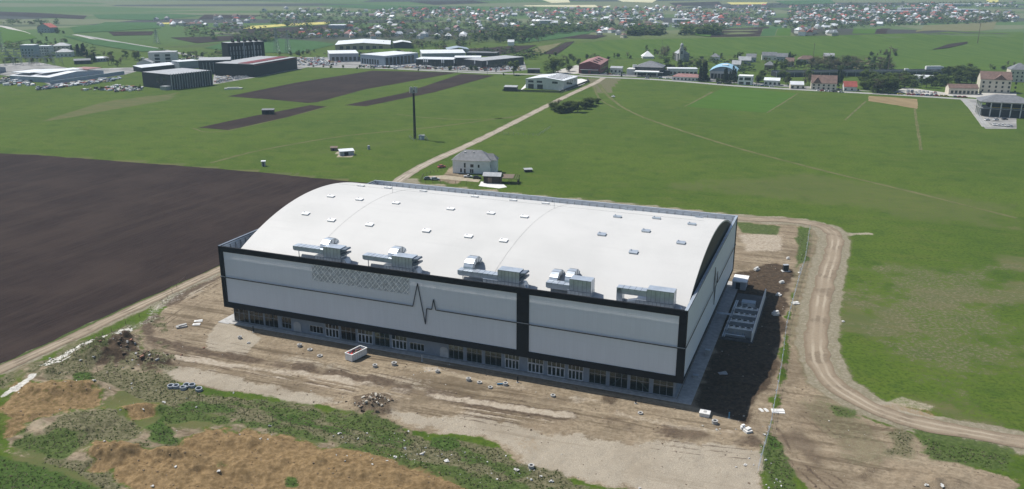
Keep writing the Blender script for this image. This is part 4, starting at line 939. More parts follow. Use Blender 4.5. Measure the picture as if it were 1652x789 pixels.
# ------------------------------------------------------------ buildings of the middle and far distance
M_pane = M_glassd
def frame2(pl, pr):
    a, b = P(*pl), P(*pr); d = (b-a).xy; return a, math.atan2(d.y, d.x), d.length
def building(name, label, cat, pl, pr, depth, h, roof, rh, wm, rm, wins=(), side=(), over=.35, group=None, length=None, back=False):
    """walls, roof and single windows; local x along the front seen in the photo, y away from it"""
    a, rz, w = frame2(pl, pr); w = length or w
    r = empty(name, (a.x, a.y, GZ(a.x, a.y)-.1), rz, label, cat, group)
    MB().box(0, w, 0, depth, -.6, h).build('wall', wm, r)
    o = over; z = h+.004; m = MB()
    if roof == 'flat':
        m.box(-.15, w+.15, -.15, depth+.15, z, z+.35)
        ro = m.build('roof', rm, r); MB().box(.4, w-.4, .4, depth-.4, z+.353, z+.37).build('roof_surface', M_rooffade if rm in (M_dark, M_darkgrey) else rm, ro)
    elif roof in ('gable', 'gabley'):
        if roof == 'gable':   # ridge along x
            for p in ([(-o, z-.1), (depth/2, z+rh), (depth/2, z+rh+.25), (-o, z+.15)], [(depth+o, z-.1), (depth/2+.002, z+rh), (depth/2+.002, z+rh+.25), (depth+o, z+.15)]): m.prism(p, -o, w+o, 0, 'x')
            g = MB(); g.prism([(.02, z-.01), (depth-.02, z-.01), (depth/2, z+rh-.1)], .02, .22, 0, 'x'); g.prism([(.02, z-.01), (depth-.02, z-.01), (depth/2, z+rh-.1)], w-.22, w-.02, 0, 'x')
        else:
            for p in ([(-o, z-.1), (w/2, z+rh), (w/2, z+rh+.25), (-o, z+.15)], [(w+o, z-.1), (w/2+.002, z+rh), (w/2+.002, z+rh+.25), (w+o, z+.15)]): m.prism(p, -o, depth+o, 0, 'y')
            g = MB(); g.prism([(.02, z-.01), (w-.02, z-.01), (w/2, z+rh-.1)], .02, .22, 0, 'y'); g.prism([(.02, z-.01), (w-.02, z-.01), (w/2, z+rh-.1)], depth-.22, depth-.02, 0, 'y')
        ro = m.build('roof', rm, r); g.build('gable', wm, r)
    elif roof == 'hip':
        k = min(w, depth)/2; c = [(-o, -o, z), (w+o, -o, z), (w+o, depth+o, z), (-o, depth+o, z)]
        rd = [(k, depth/2, z+rh), (w-k, depth/2, z+rh)] if w > depth else [(w/2, k, z+rh), (w/2, depth-k, z+rh)]
        fs = [(0, 1, 5, 4), (2, 3, 4, 5), (1, 2, 5), (3, 0, 4), (3, 2, 1, 0)] if w > depth else [(0, 1, 4), (2, 3, 5), (1, 2, 5, 4), (3, 0, 4, 5), (3, 2, 1, 0)]
        m.add(c+rd, fs); ro = m.build('roof', rm, r)
    elif roof == 'mono':
        m.prism([(-o, z), (depth+o, z+rh), (depth+o, z+rh+.3), (-o, z+.3)], -o, w+o, 0, 'x'); ro = m.build('roof', rm, r)
        g = MB(); g.prism([(.02, z-.01), (depth-.02, z-.01), (depth-.02, z+rh-.1)], .02, .2, 0, 'x'); g.prism([(.02, z-.01), (depth-.02, z-.01), (depth-.02, z+rh-.1)], w-.2, w-.02, 0, 'x'); g.build('gable', wm, r)
    for t in wins:
        x, zz, ww, hh = t[:4]; mm = t[4] if len(t) > 4 else M_pane; nm = t[5] if len(t) > 5 else 'window'
        MB().box(x, x+ww, -.07, -.004, zz, zz+hh).build(nm, mm, r)
    for t in side:
        y, zz, ww, hh = t[:4]; mm = t[4] if len(t) > 4 else M_pane; nm = t[5] if len(t) > 5 else 'window'
        MB().box(w+.004, w+.07, y, y+ww, zz, zz+hh).build(nm, mm, r)
    r['w'] = w
    return r, w, ro
def grid(w, n, rows, ww, hh, x0=.06, m=None):
    g = (w*(1-2*x0)-n*ww)/max(1, n-1) if n > 1 else 0
    return [(w*x0+i*(ww+g), z, ww, hh)+((m,) if m else ()) for z in rows for i in range(n)]

# white house behind the hall
r, w, ro = building('white_house', 'white two-storey house with a grey hipped roof behind the hall', 'house', (730.5,279.5), (790.5,281.5), 11, 7.2, 'hip', 4.6, M_white, M_roofgrey,
    [(4.0,.8,.9,2.0),(6.0,.5,.9,2.2),(6.0,3.4,.9,2.4),(9.2,.6,.8,2.0),(10.2,.6,.8,2.0),(9.4,3.6,1.7,1.6),(13.4,3.5,.9,1.6)], [(1.2,3.4,1,1.6),(5,3.4,1,1.6),(5,.5,1,2),(8.5,3.4,1,1.6)], .7)
MB().box(-.05, w+.05, -.055, -.004, -.4, .35).build('plinth', M_darkgrey, r)
M2 = MB(); M2.add([(w-.3, 2.2, 7.21), (w+3.4, 2.2, 7.21), (w+3.4, 8.8, 7.21), (w-.3, 8.8, 7.21), (w-2.5, 5.5, 10.2), (w+.8, 5.5, 10.2)], [(0, 1, 5, 4), (2, 3, 4, 5), (1, 2, 5), (3, 0, 4)]); M2.build('wing_roof', M_roofgrey, r)
MB().box(w, w+2.9, 2.7, 8.3, -.5, 7.18).build('side_wing', M_white, r)
for (x, y) in ((5.5, 3.6), (10, 3.8)): MB().box(x, x+.9, y, y+.9, 9.2, 11.0).build('chimney', M_offwhite, ro)
# dark shed with lean-to
a, rz, w = frame2((780,295.5), (807,296.5))
r = empty('timber_shed', (a.x, a.y, 0), rz, 'dark timber shed with a pale metal roof and an open lean-to beside the white house', 'shed')
MB().box(0, w, 0, 5.5, -.2, 3.9).build('wall', M_timberd, r)
m = MB(); m.prism([(-.5, 3.6), (3.0, 4.9), (3.0, 5.05), (-.5, 3.75)], -.5, w+.4, 0, 'x'); m.prism([(6.0, 3.7), (3.002, 4.9), (3.002, 5.05), (6.0, 3.85)], -.5, w+.4, 0, 'x'); m.build('roof', M_rooffade, r)
MB().box(2.2, 4.2, -.06, -.004, .1, 2.8).build('door', M_timber, r)
m = MB()
for k in range(9): m.bar((w+.5+k*1.0, -.6, 2.9), (w+.5+k*1.0, 6.2, 3.5), .12)
for yv in (-.6, 2.8, 6.2): m.bar((w+.4, yv, 2.8+.09*(yv+.6)), (w+8.8, yv, 2.8+.09*(yv+.6)), .15)
m.build('lean_to_rafters', M_timber, r)
m = MB(); m.prism([(-.3, 3.05), (6.2, 3.62), (6.2, 3.68), (-.3, 3.11)], w+.6, w+6.5, 0, 'x'); m.build('lean_to_roof', M_timber, r)
for (xx, yv) in ((w+.5, -.6), (w+4.5, -.6), (w+8.7, -.6), (w+4.5, 6.2), (w+8.7, 6.2)): MB().box(xx-.1, xx+.1, yv-.1, yv+.1, -.2, 2.85+.09*(yv+.6)).build('lean_to_post', M_timber, r)
MB().box(w+8.75, w+8.85, -.3, 6, -.1, 2.0).build('lean_to_fence', M_timberd, r)
# cell tower
p = P0(669.5, 224); r = empty('cell_tower', (p.x, p.y, 0), .3, 'tall dark lattice mobile phone mast standing in the meadow', 'mast'); hz = 30.5
for (sx, sy) in ((-1, -1), (1, -1), (1, 1), (-1, 1)): MB().bar((sx*.62, sy*.62, 0), (sx*.36, sy*.36, hz), .24).build('leg', M_darkgrey, r)
br = MB()
for k in range(14):
    z0, z1 = hz*k/14, hz*(k+1)/14; q0, q1 = .62-.26*k/14, .62-.26*(k+1)/14
    c0 = [(-q0, -q0, z0), (q0, -q0, z0), (q0, q0, z0), (-q0, q0, z0)]; c1 = [(-q1, -q1, z1), (q1, -q1, z1), (q1, q1, z1), (-q1, q1, z1)]
    for i in range(4): br.bar(c0[i], c1[(i+1) % 4], .16); br.bar(c1[i], c1[(i+1) % 4], .16)
br.build('bracing', M_darkgrey, r)
MB().box(-.18, .18, -.18, .18, .2, hz-.5).build('cable_ladder', M_dark, r)
an = MB(); an.ring(0, 0, hz-1.2, hz-1.0, 2.1, 1.8, 12); an.ring(0, 0, hz+.8, hz+1.0, 2.1, 1.8, 12); an.build('antenna_ring', M_steel, r)
for k in range(6):
    t = k*math.pi/3; MB().rbox((2.2*math.cos(t), 2.2*math.sin(t), hz+.2), (.5, 1.1, 3.6), t).build('antenna', M_rooffade, r)
p = P0(680, 225); r = empty('equipment_cabin', (p.x, p.y, 0), .1, 'pale blue-grey equipment cabin at the foot of the phone mast', 'cabin'); MB().box(-1.6, 1.9, -1.3, 1.3, 0, 2.6).build('wall', M_bluegrey, r); MB().box(-1.7, 2, -1.4, 1.4, 2.603, 2.75).build('roof', M_rooffade, r); MB().box(-.9, 0, -1.35, -1.304, .1, 2.1).build('door', M_white, r)
def post_fence(name, label, pts, h, step, m, rails=(.4, .9), pr=.06, wire=.03, cat='fence', tp=False):
    q = [P(*p) for p in pts]; r = empty(name, (q[0].x, q[0].y, 0), 0, label, cat); o = q[0]; pm = MB(); pm.cyl(0, 0, -.3, h, pr, 6)
    if tp: pm.box(-.5, .5, -.05, .05, h-.002, h+.09)
    me_ = pm.mesh('post', m); ra = [MB() for _ in rails]
    for a, b in zip(q[:-1], q[1:]):
        k = max(1, int(round((b-a).length/step))); an_ = math.atan2(b.y-a.y, b.x-a.x)
        for i in range(k):
            c0 = a.lerp(b, i/k); c1 = a.lerp(b, (i+1)/k); z0, z1 = GZ(c0.x, c0.y), GZ(c1.x, c1.y)
            po = link('post', me_, r, (c0.x-o.x, c0.y-o.y, z0), an_+rnd.uniform(-.5, .5) if tp else 0)
            po.rotation_euler[0] = rnd.uniform(-.06, .06)
            for j, t in enumerate(rails): ra[j].bar((c0.x-o.x, c0.y-o.y, z0+t*h), (c1.x-o.x, c1.y-o.y, z1+t*h), wire)
    for mm in ra: mm.build('wire', m, r)
    return r
post_fence('mesh_fence', 'thin wire fence round the foot of the phone mast', [(660,222),(668,228),(690,227),(684,220),(662,221)], 1.8, 2.0, M_steel)
post_fence('wire_fence', 'thin wire fence enclosing a bare plot of meadow right of the gravel road', [(797,216),(868,219.5),(889,206)], 1.6, 3.2, M_steel, (.5, .95), .09)
post_fence('wire_fence', 'thin wire fence between the white house yard and the hall', [(678,294),(683,284),(733,268)], 1.6, 3.0, M_timber, (.5, .95), .08)
post_fence('wire_fence', 'row of thin posts along the driveway in front of the white house', [(686,296),(735,296),(770,301)], 1.5, 3.5, M_timber, (.5, .95), .08)
# small field buildings
def hut(name, label, cat, px, py, w, d, h, rz, wm, rm, rh=.5, group=None):
    p = PG(px, py); r = empty(name, p, rz, label, cat, group)
    MB().box(-w/2, w/2, -d/2, d/2, -.2, h).build('wall', wm, r)
    m = MB(); m.prism([(-d/2-.3, h+.003), (d/2+.3, h+rh), (d/2+.3, h+rh+.15), (-d/2-.3, h+.16)], -w/2-.3, w/2+.3, 0, 'x'); m.build('roof', rm, r)
    MB().box(-w*.2, w*.1, -d/2-.05, -d/2-.004, 0, h*.8).build('door', M_dark, r); return r
hut('field_shed', 'low grey shed with a bright white roof in the left meadow', 'shed', 559, 250, 8.0, 4.0, 2.5, .38, M_grey, M_roofwhite, .7)
hut('field_hut', 'small brown hut next to the white roofed field shed', 'hut', 539, 242.5, 3.8, 3.0, 1.6, .1, M_timber, M_timber)
hut('field_booth', 'tiny white-topped booth at the edge of the ploughed field', 'booth', 425.5, 268, 1.9, 1.9, 2.7, .2, M_rooffade, M_roofwhite, .1)
hut('plot_shed', 'small dark shed standing on the short ploughed plot', 'shed', 433, 184, 8.5, 4.5, 3.2, .1, M_darkgrey, M_roofgrey, .5)
hut('meadow_coop', 'low grey coop on a bare spot right of the white house', 'coop', 852, 277, 4.0, 2.6, 1.3, .2, M_darkgrey, M_rooffade, .3)
hut('kiosk', 'small dark flat kiosk near the big willow', 'kiosk', 861, 117.5, 13, 8, 4, -.05, M_darkgrey, M_roofgrey, .3)
p = PG(316+60, 143); 
o = MB().rbox((0, 0, .6), (15, 3, 1.2), .25).rbox((2, 3.2, .5), (11, 2, 1.0), .25).rbox((0,0,1.5),(10,2,.6),.25).build('pallet_stack', M_offwhite, None, PG(376, 144)); tag(o, 'low row of pale stacked blocks in the grass above the ploughed strip', 'block stack')
p = PG(595, 241); o = MB().cyl(0, 0, 0, 2.2, .8, 10).cyl(0, 0, 2.2, 2.5, .8, 10, .2).build('water_tank', M_grey, None, p); tag(o, 'small grey tank standing in the meadow right of the white roofed shed', 'tank')
# white warehouse
r, w, ro = building('warehouse', 'white warehouse with dark roof lights beside the gravel road', 'warehouse', (848,142.5), (909,146), 37, 8.6, 'gabley', 2.2, M_offwhite, M_roofwhite,
    [(2.5,0.1,5.5,4.2,M_darkgrey,'loading_door'),(11.5,.1,5.5,4.2,M_darkgrey,'loading_door'),(2.5,5.8,5.2,1.8),(11,5.8,5.2,1.8),(26,5.8,5.4,1.8),(40,5.8,5.4,1.8)], [(10,5.6,2.2,1.6),(17,5.2,1,2.2),(22,5.2,1,2.2),(30,5.2,1,2.2)])
hw = w/2; 
for k in range(5):
    y = 4+k*6.6; sl_ = 2.2/hw
    for sgn in ((1,) if k else (1,)):
        o = MB().rbox((w*.72, y+2, 8.6+2.2*(w-w*.72)/hw*1+.3), (hw*.75, 2.4, .12), 0, 0, 0, math.atan(sl_)).build('roof_light', M_darkgrey, ro)
post_fence('boundary_fence', 'dark slatted fence around the white warehouse plot', [(811,147.5),(903,150.5),(950,132.5),(947,129)], 2.0, 2.6, M_darkgrey, (.3, .55, .8, .98), .12, .35)
building('fence_shed', 'small dark shed with a grey roof in the corner of the white warehouse plot', 'shed', (813,147), (833,147.5), 8, 3.6, 'mono', .6, M_darkgrey, M_rooffade)
# industrial and showroom belt, left to right
r, w, ro = building('dark_hall', 'dark grey ribbed box building nearest the meadow on the left', 'building', (278,145), (343,137), 42, 13.2, 'flat', 0, M_darkgrey, M_darkgrey)
for k in range(17): MB().box(w*k/16-.25, w*k/16+.25, -.6, -.004, 0, 14.2).build('fin', M_rooffade if k % 3 == 0 else M_steel, r)
MB().box(-.07, -.004, 6, 12, 1, 11).build('window', M_glassd, r); MB().box(-.07, -.004, 17, 22, 5, 11).build('window', M_glassd, r); MB().box(-6, -.01, 1, 9, 0, 3.5).build('porch', M_steel, r)
building('dark_hall', 'low dark block with a pale roof behind the ribbed box building', 'building', (322,120), (374,118.5), 34, 14, 'flat', 0, M_darkgrey, M_rooffade, [(4+k*3.4, 2, .6, 10, M_steel, 'fin') for k in range(9)])
r, w, ro = building('hotel_podium', 'long dark maroon-black podium in front of the dark hotel tower', 'building', (411,124.5), (480,111), 46, 12.5, 'flat', 0, M_dark, M_dark)
MB().box(-.03, w+.03, -.2, -.16, 11.3, 12.2).build('red_trim', M_red, r); MB().box(3, w-3, 8, 20, 12.9, 13.3).build('roof_terrace', M_red, r)
r, w, ro = building('hotel_tower', 'tall dark hotel tower with pale slit windows and masts on top', 'building', (371,111), (429,107), 17, 27.5, 'flat', 0, M_dark, M_dark,
    [t for t in grid(41, 11, [4, 9.2, 14.4, 19.6], .7, 4.2, .06, M_rooffade)])
for k in range(5): MB().rbox((w*(.2+.16*k), 6, 29.5), (2.2, 5, 3.4), 0, 0, .5).build('rooftop_screen', M_dark, r)
for x in (w*.42, w*.7): MB().box(x, x+.9, -.5, -.004, 0, 28).build('fin', M_grey, r)
building('apartment_block', 'grey-white apartment block with dark balconies behind the ribbed box', 'apartments', (241,106), (286,105), 20, 14.5, 'flat', 0, M_offwhite, M_rooffade, grid(30, 2, [2.5, 6.2, 10], 5.4, 2.6, .22))
building('gable_house', 'small pale gabled house left of the grey-white apartment block', 'house', (221,109.5), (246,109), 14, 5, 'gabley', 4, M_offwhite, M_rooffade, grid(18, 3, [1.2], 1.4, 1.6))
building('low_hall', 'low hall with a white sheet roof between apartment block and ribbed box', 'hall', (229,116), (287,110), 14, 4.2, 'mono', 1.5, M_darkgrey, M_roofwhite)
building('low_hall', 'grey-green low hall with a pale flat roof left of the dark hotel', 'hall', (290,112), (323,109.5), 18, 8, 'flat', 0, M_grey, M_roofwhite)
r, w, ro = building('warehouse', 'long low warehouse with a stepped white roof at the left edge', 'warehouse', (81,133.5), (168,121.5), 50, 5.0, 'gabley', 2.4, M_bluegrey, M_roofwhite, [(5+k*8, 1.5, 3.4, 2, M_grey) for k in range(8)])
MB().box(w*.72, w-.5, 1, 24, 7.6, 8.1).build('roof_step', M_roofpink, ro); MB().box(3, w*.45, 28, 50, 7.7, 8.2).build('roof_step', M_roofwhite, ro); MB().box(w*.1, w*.8, 12, 26, 7.9, 8.3).build('roof_step', M_roofwhite, ro)
building('yard_wall', 'pale blue-grey boundary wall in front of the long white-roofed warehouse', 'wall', (82,137), (201,120), .6, 3.2, 'flat', 0, M_bluegrey, M_bluegrey)
building('side_hall', 'small grey hall at the far left edge next to the white-roofed warehouse', 'hall', (-20,122), (10,116), 22, 5, 'gabley', 2, M_grey, M_roofwhite)
for i, (pl, pr, d, h, rf, rh, wm, rm, lb) in enumerate([((35,93),(57,93),14,15,'flat',0,M_bluegrey,M_roofwhite,'pale three-storey block near the left edge, left of the hipped villa'), ((63,90),(81,90),12,12,'flat',0,M_offwhite,M_roofwhite,'narrow white-topped block between pale block and villa'),
    ((85,84),(113,83.5),16,8,'hip',3.5,M_cream,M_rooffade,'large villa with a pale hipped roof on the left hillside'), ((90,92),(117,91.5),14,6,'hip',3.5,M_offwhite,M_rooffade,'lower house with a pale hipped roof in front of the hillside villa'),
    ((61,53),(82,53),14,9,'gabley',6,M_grey,M_roofred,'house with a red and grey gable on top of the left hill'), ((120,104),(147,103),14,4,'mono',1,M_timberd,M_roofgrey,'low dark shed with a flat roof behind the white-roofed warehouse'), ((157,100),(176,99),12,4,'mono',1,M_grey,M_roofwhite,'small low shed with a pale roof among the trees left of the apartments')]):
    building('villa' if rf == 'hip' else 'house', lb, 'house', pl, pr, d, h, rf, rh, wm, rm, grid(frame2(pl, pr)[2], 4, [1.4] if h < 8 else ([1.5, 4.8] if h < 11 else [1.5, 5, 8.5]), 1.6, 1.6, .1))
r, w, ro = building('warehouse', 'very long tan warehouse with a pale sheet roof behind the showrooms', 'warehouse', (541,80.5), (630,79.5), 78, 6.8, 'gabley', 2.5, M_tan, M_roofwhite, [(6+k*9, .5, 5, 4.5, M_darkgrey, 'loading_door') for k in range(7)])
building('warehouse', 'short grey warehouse right of the very long tan one', 'warehouse', (636,79), (664,78.5), 30, 8, 'gabley', 2, M_darkgrey, M_roofwhite)
building('showroom', 'pale blue-grey car showroom with a white roof and dark right side', 'showroom', (582,103), (621,106.5), 55, 11, 'flat', 0, M_bluegrey, M_roofwhite, grid(32, 7, [1.0], 2.6, 5.5), [(1.5+k*6, .6, 4.6, 8.6) for k in range(8)])
building('showroom', 'grey showroom with a long white roof left of the blue-grey one', 'showroom', (532,100), (579,99), 46, 9.5, 'flat', 0, M_grey, M_roofwhite, grid(44, 8, [1.2], 3.2, 4.5))
building('showroom', 'wide showroom with a bright white roof behind the parked cars, middle of the belt', 'showroom', (681,95), (751,94), 34, 6.5, 'mono', 1.5, M_grey, M_roofwhite)
building('showroom', 'glass-fronted showroom with a white flat canopy facing the road', 'showroom', (671,107), (731,108), 28, 8, 'flat', 0, M_darkgrey, M_roofwhite, grid(45, 8, [.8], 4.2, 5.6), over=1)
building('showroom', 'dark glass showroom with a white roof edge, right of the canopy showroom', 'showroom', (733,106), (776,106), 24, 9, 'flat', 0, M_dark, M_roofwhite, grid(32, 6, [.8], 4.2, 6))
building('showroom', 'rightmost showroom of the belt, grey with a broad pale roof', 'showroom', (778,111), (845,104), 30, 8.5, 'flat', 0, M_darkgrey, M_rooffade, grid(60, 10, [.8], 4.2, 5))
building('greenhouse', 'low bluish glasshouse roof behind the showrooms', 'greenhouse', (722,85), (757,84.5), 32, 4, 'gabley', 2.5, M_grey, M_bluegrey)
building('field_house', 'lone small white house among the fields behind the showrooms', 'house', (819,73.5), (829,73.5), 8, 5, 'gable', 3, M_white, M_roofwhite)
building('low_hall', 'low dark hall behind the rightmost showroom', 'hall', (752,90), (800,91), 20, 4, 'flat', 0, M_darkgrey, M_roofgrey)
# right half
r, w, ro = building('red_hall', 'dark red hall with a stepped faded-red roof beside the main road', 'hall', (933.5,118.5), (968,119.5), 62, 9.5, 'gabley', 3.5, M_red, M_roofpink, [(3,.3,7,3.6,M_darkgrey,'loading_door'),(13,.3,9,2.6,M_glassd)], [(5+k*9, 3, 5, 2.4) for k in range(6)])
for k in range(3): MB().rbox((w*.72, 9+k*16, 12.2), (w*.24, 5, .12), 0, 0, 0, math.atan(3.5/(w/2))).build('roof_light', M_dark, ro)
MB().box(2, w-2, -3.4, -.01, 4.2, 4.5).build('canopy', M_rooffade, r)
r, w, ro = building('dark_restaurant', 'dark building with a black hipped roof behind the white canopy', 'building', (1024,121), (1068,122.5), 26, 8.5, 'hip', 5.5, M_darkgrey, M_roofgrey, grid(30, 6, [1.2, 4.8], 2.8, 2.2))
MB().box(-9, -.01, 2, 16, -.3, 6).build('side_wing', M_offwhite, r); MB().box(w+.01, w+7, 4, 18, -.3, 5).build('side_wing', M_darkgrey, r); MB().box(-1.5, w+1.5, -4, -.02, 3.6, 3.95).build('canopy', M_rooffade, r)
building('roadside_annex', 'small white annex right of the dark red hall', 'annex', (984,117.5), (1003,118), 12, 5, 'mono', .8, M_offwhite, M_rooffade, grid(12, 3, [1], 2, 2))
a, rz, w = frame2((1023,123.8), (1062,125)); r = empty('fuel_canopy', (a.x, a.y, 0), rz, 'white flat filling-station canopy beside the main road', 'canopy'); MB().box(0, w, 0, 11, 4.4, 5.4).build('roof', M_white, r)
for (x, y) in ((2, 2), (w/2, 2), (w-2, 2), (2, 9), (w/2, 9), (w-2, 9)): MB().cyl(x, y, 0, 4.397, .3, 8).build('column', M_offwhite, r)
for x in (w*.3, w*.65): MB().box(x-.6, x+.6, 5, 6.2, 0, 2).build('pump', M_darkgrey, r)
a, rz, w = frame2((1020.5,119), (1027,119)); r = empty('totem_sign', (a.x, a.y, 0), rz, 'tall white totem pylon beside the filling-station canopy', 'sign'); MB().box(0, w, 0, 1.2, .8, 9.5).build('panel', M_white, r); MB().box(.4, w-.4, .2, 1.0, 0, .8).build('base', M_darkgrey, r)
a, rz, w = frame2((1037,94.5), (1055,94.5)); r = empty('white_tent', (a.x, a.y, GZ(a.x, a.y)), rz, 'white pyramid-roofed tent among the trees', 'tent'); MB().add([(-.5, -.5, 2.5), (w+.5, -.5, 2.5), (w+.5, w+.5, 2.5), (-.5, w+.5, 2.5), (w/2, w/2, 9)], [(0, 1, 4), (1, 2, 4), (2, 3, 4), (3, 0, 4)]).build('roof', M_white, r); MB().box(0, w, 0, w, -.3, 2.6).build('wall', M_offwhite, r)
# church
a, rz, w = frame2((1093,99), (1113,99)); r = empty('church', (a.x, a.y, GZ(a.x, a.y)), rz, 'pale stone church with a domed tower at the foot of the green hill', 'church'); w = 14
MB().box(0, w, 0, 20, -.5, 9).build('nave', M_concd, r); MB().prism([(-.5, 9), (w/2, 13.5), (w+.5, 9)], -.4, 20.4, 0, 'y').build('roof', M_rooffade, r)
MB().box(1.2, 6.2, -4.5, -.01, -.5, 16).build('tower', M_conc, r); MB().cyl(3.7, -2.25, 16.003, 19, 2.0, 8).build('belfry', M_conc, r); MB().cyl(3.7, -2.25, 19.003, 20.4, 2.3, 10, 1.8).cyl(3.7, -2.25, 20.4, 22.2, 1.8, 10, .15).build('dome', M_rooffade, r)
MB().box(3.64, 3.76, -2.3, -2.2, 22.1, 24).box(3.2, 4.2, -2.3, -2.2, 23.1, 23.25).build('cross', M_darkgrey, r)
for k in range(4): MB().box(w+.004, w+.07, 2+k*4.5, 3.4+k*4.5, 3, 7).build('window', M_pane, r)
for (x0, x1, z0, z1) in ((2.8, 4.6, 9, 12.5),): MB().box(x0, x1, -4.57, -4.504, z0, z1).build('window', M_pane, r)
building('long_hall', 'long white two-part hall right of the dark hipped building', 'hall', (1077,121), (1125,121.5), 13, 6.5, 'flat', 0, M_offwhite, M_roofwhite, grid(32, 7, [1.0], 2.8, 2.6))
building('roadside_house', 'low white house with a faded red hipped roof by the main road', 'house', (1084,129.5), (1131,131.5), 10, 3.8, 'hip', 2.8, M_offwhite, M_roofpink, grid(27, 7, [.9], 1.7, 1.7))
# blue arched hall
a, rz, w = frame2((1144.5,127.5), (1186,129)); r = empty('blue_hall', (a.x, a.y, 0), rz, 'hall with a pale blue arched sheet roof and a white curved side', 'hall'); d = 36
MB().box(0, w, 0, d, -.3, 8).build('wall', M_offwhite, r); pf_ = [(-.8+(w+1.6)*k/14, 7.9+5.0*(1-((k-7)/7)**2)) for k in range(15)]
MB().prism(pf_+[(p[0], p[1]-.35) for p in pf_[::-1]], -1.2, d+.8, 0, 'y').build('roof', M_roofblue, r); MB().prism([(.1, 8.003)]+[(min(max(p[0], .1), w-.1), max(8.01, p[1]-.45)) for p in pf_]+[(w-.1, 8.003)], .05, .25, 0, 'y').build('gable', M_bluegrey, r)
for k in range(7): MB().box(1.2+k*(w-2)/7, 1.2+k*(w-2)/7+(w-2)/7-.6, -.07, -.004, .6, 5.6).build('window', M_pane, r)
MB().rbox((w*.55, 14, 13.1), (6, 8, .8)).build('roof_monitor', M_offwhite, r)
building('modern_house', 'white cubic house with dark glazing beside the main road', 'house', (1190,136.5), (1213,137.5), 12, 8.2, 'flat', 0, M_white, M_white, [(1.2,.4,4.2,2.6),(7.5,.4,4,2.6),(1.2,4.4,3.2,2.6),(6,4.4,5.8,2.8)], [(2,4.6,3,2),(7,1,2,2)])
building('roadside_house', 'small white house with a white sheet roof right of the cubic house', 'house', (1232,137.5), (1257,138.5), 10, 4.6, 'mono', 1.6, M_offwhite, M_roofwhite, grid(16, 4, [.9], 2, 2.2))
building('roadside_shed', 'small shed with a pale cream gable roof beside the main road', 'shed', (1275,143.5), (1296,144), 9, 4.0, 'gable', 2.6, M_cream, M_roofwhite, grid(13, 3, [.8], 2, 2))
r, w, ro = building('brown_roof_house', 'big house with a brown gable roof and front gable by the main road', 'house', (1308,144.5), (1349,146), 15, 6, 'gable', 6.5, M_cream, M_roofbrown, grid(26, 6, [.9, 3.6], 1.6, 1.6))
MB().prism([(1, 5.9), (5, 11.6), (9, 5.9)], -1.0, 6, 0, 'y').build('front_gable', M_roofbrown, ro)
building('red_roof_house', 'small house with a bright red gable roof beside the main road', 'house', (1361,147), (1382,147.5), 9, 4, 'gable', 4.5, M_offwhite, M_roofred, grid(14, 3, [1], 1.5, 1.6))
building('market_hall', 'low hall with a wide white roof among trees behind the parked cars', 'hall', (1476,134), (1508,135), 18, 4.5, 'gable', 2.5, M_offwhite, M_roofwhite)
r, w, ro = building('guest_house', 'cream three-storey guest house with a brown roof at the right edge', 'guest house', (1579,149), (1629,151), 17, 11.8, 'gable', 6.2, M_cream, M_roofbrown, grid(31, 6, [1.0, 4.6, 8.2], 1.6, 1.9))
MB().prism([(10, 11.7), (15.5, 16.2), (21, 11.7)], -.8, 7, 0, 'y').build('front_gable', M_roofbrown, ro)
building('guest_house_wing', 'low cream wing with a brown roof left of the guest house', 'building', (1530,152), (1577,153), 10, 5.5, 'gable', 3, M_cream, M_roofbrown, grid(29, 8, [.8], 2, 2.6))
building('guest_house', 'cream house with a grey roof at the right edge behind the brown-roofed one', 'guest house', (1628,132), (1660,133), 16, 12, 'hip', 6, M_cream, M_roofgrey, grid(25, 6, [1, 4.6, 8.2], 1.4, 1.8))
a, rz, w = frame2((1580,187.5), (1650,191)); r = empty('pavilion', (a.x, a.y, 0), rz, 'open two-storey pavilion with dark hipped roof and pale columns at right edge', 'pavilion'); w = 33; d = 20
MB().box(1.5, w, 2, d, -.2, 5.6).build('lower_storey', M_darkgrey, r); MB().box(-.5, w+.5, -.5, d+.5, 5.603, 6.1).build('floor_slab', M_concd, r); MB().box(6, w, 8, d, 6.103, 10.5).build('upper_wall', M_dark, r)
MB().add([(-1.5, -1.5, 11), (w+1.5, -1.5, 11), (w+1.5, d+1.5, 11), (-1.5, d+1.5, 11), (10, d/2, 15.5), (w-10, d/2, 15.5)], [(0, 1, 5, 4), (2, 3, 4, 5), (1, 2, 5), (3, 0, 4), (3, 2, 1, 0)]).build('roof', M_roofgrey, r)
MB().box(-.6, w+.6, -.6, -.3, 10.2, 10.99).build('beam', M_conc, r)
for k in range(6): MB().box(k*w/5-.35, k*w/5+.35, -.3, .4, -.1, 10.19).build('column', M_offwhite, r)
for k in range(1, 4): MB().box(-.35, .35, k*d/3-.35, k*d/3+.35, -.1, 10.98).build('column', M_offwhite, r)
for k in range(5): MB().box(k*w/5+.6, (k+1)*w/5-.6, -.1, .1, 6.9, 7.1).build('railing', M_yel if k else M_offwhite, r)
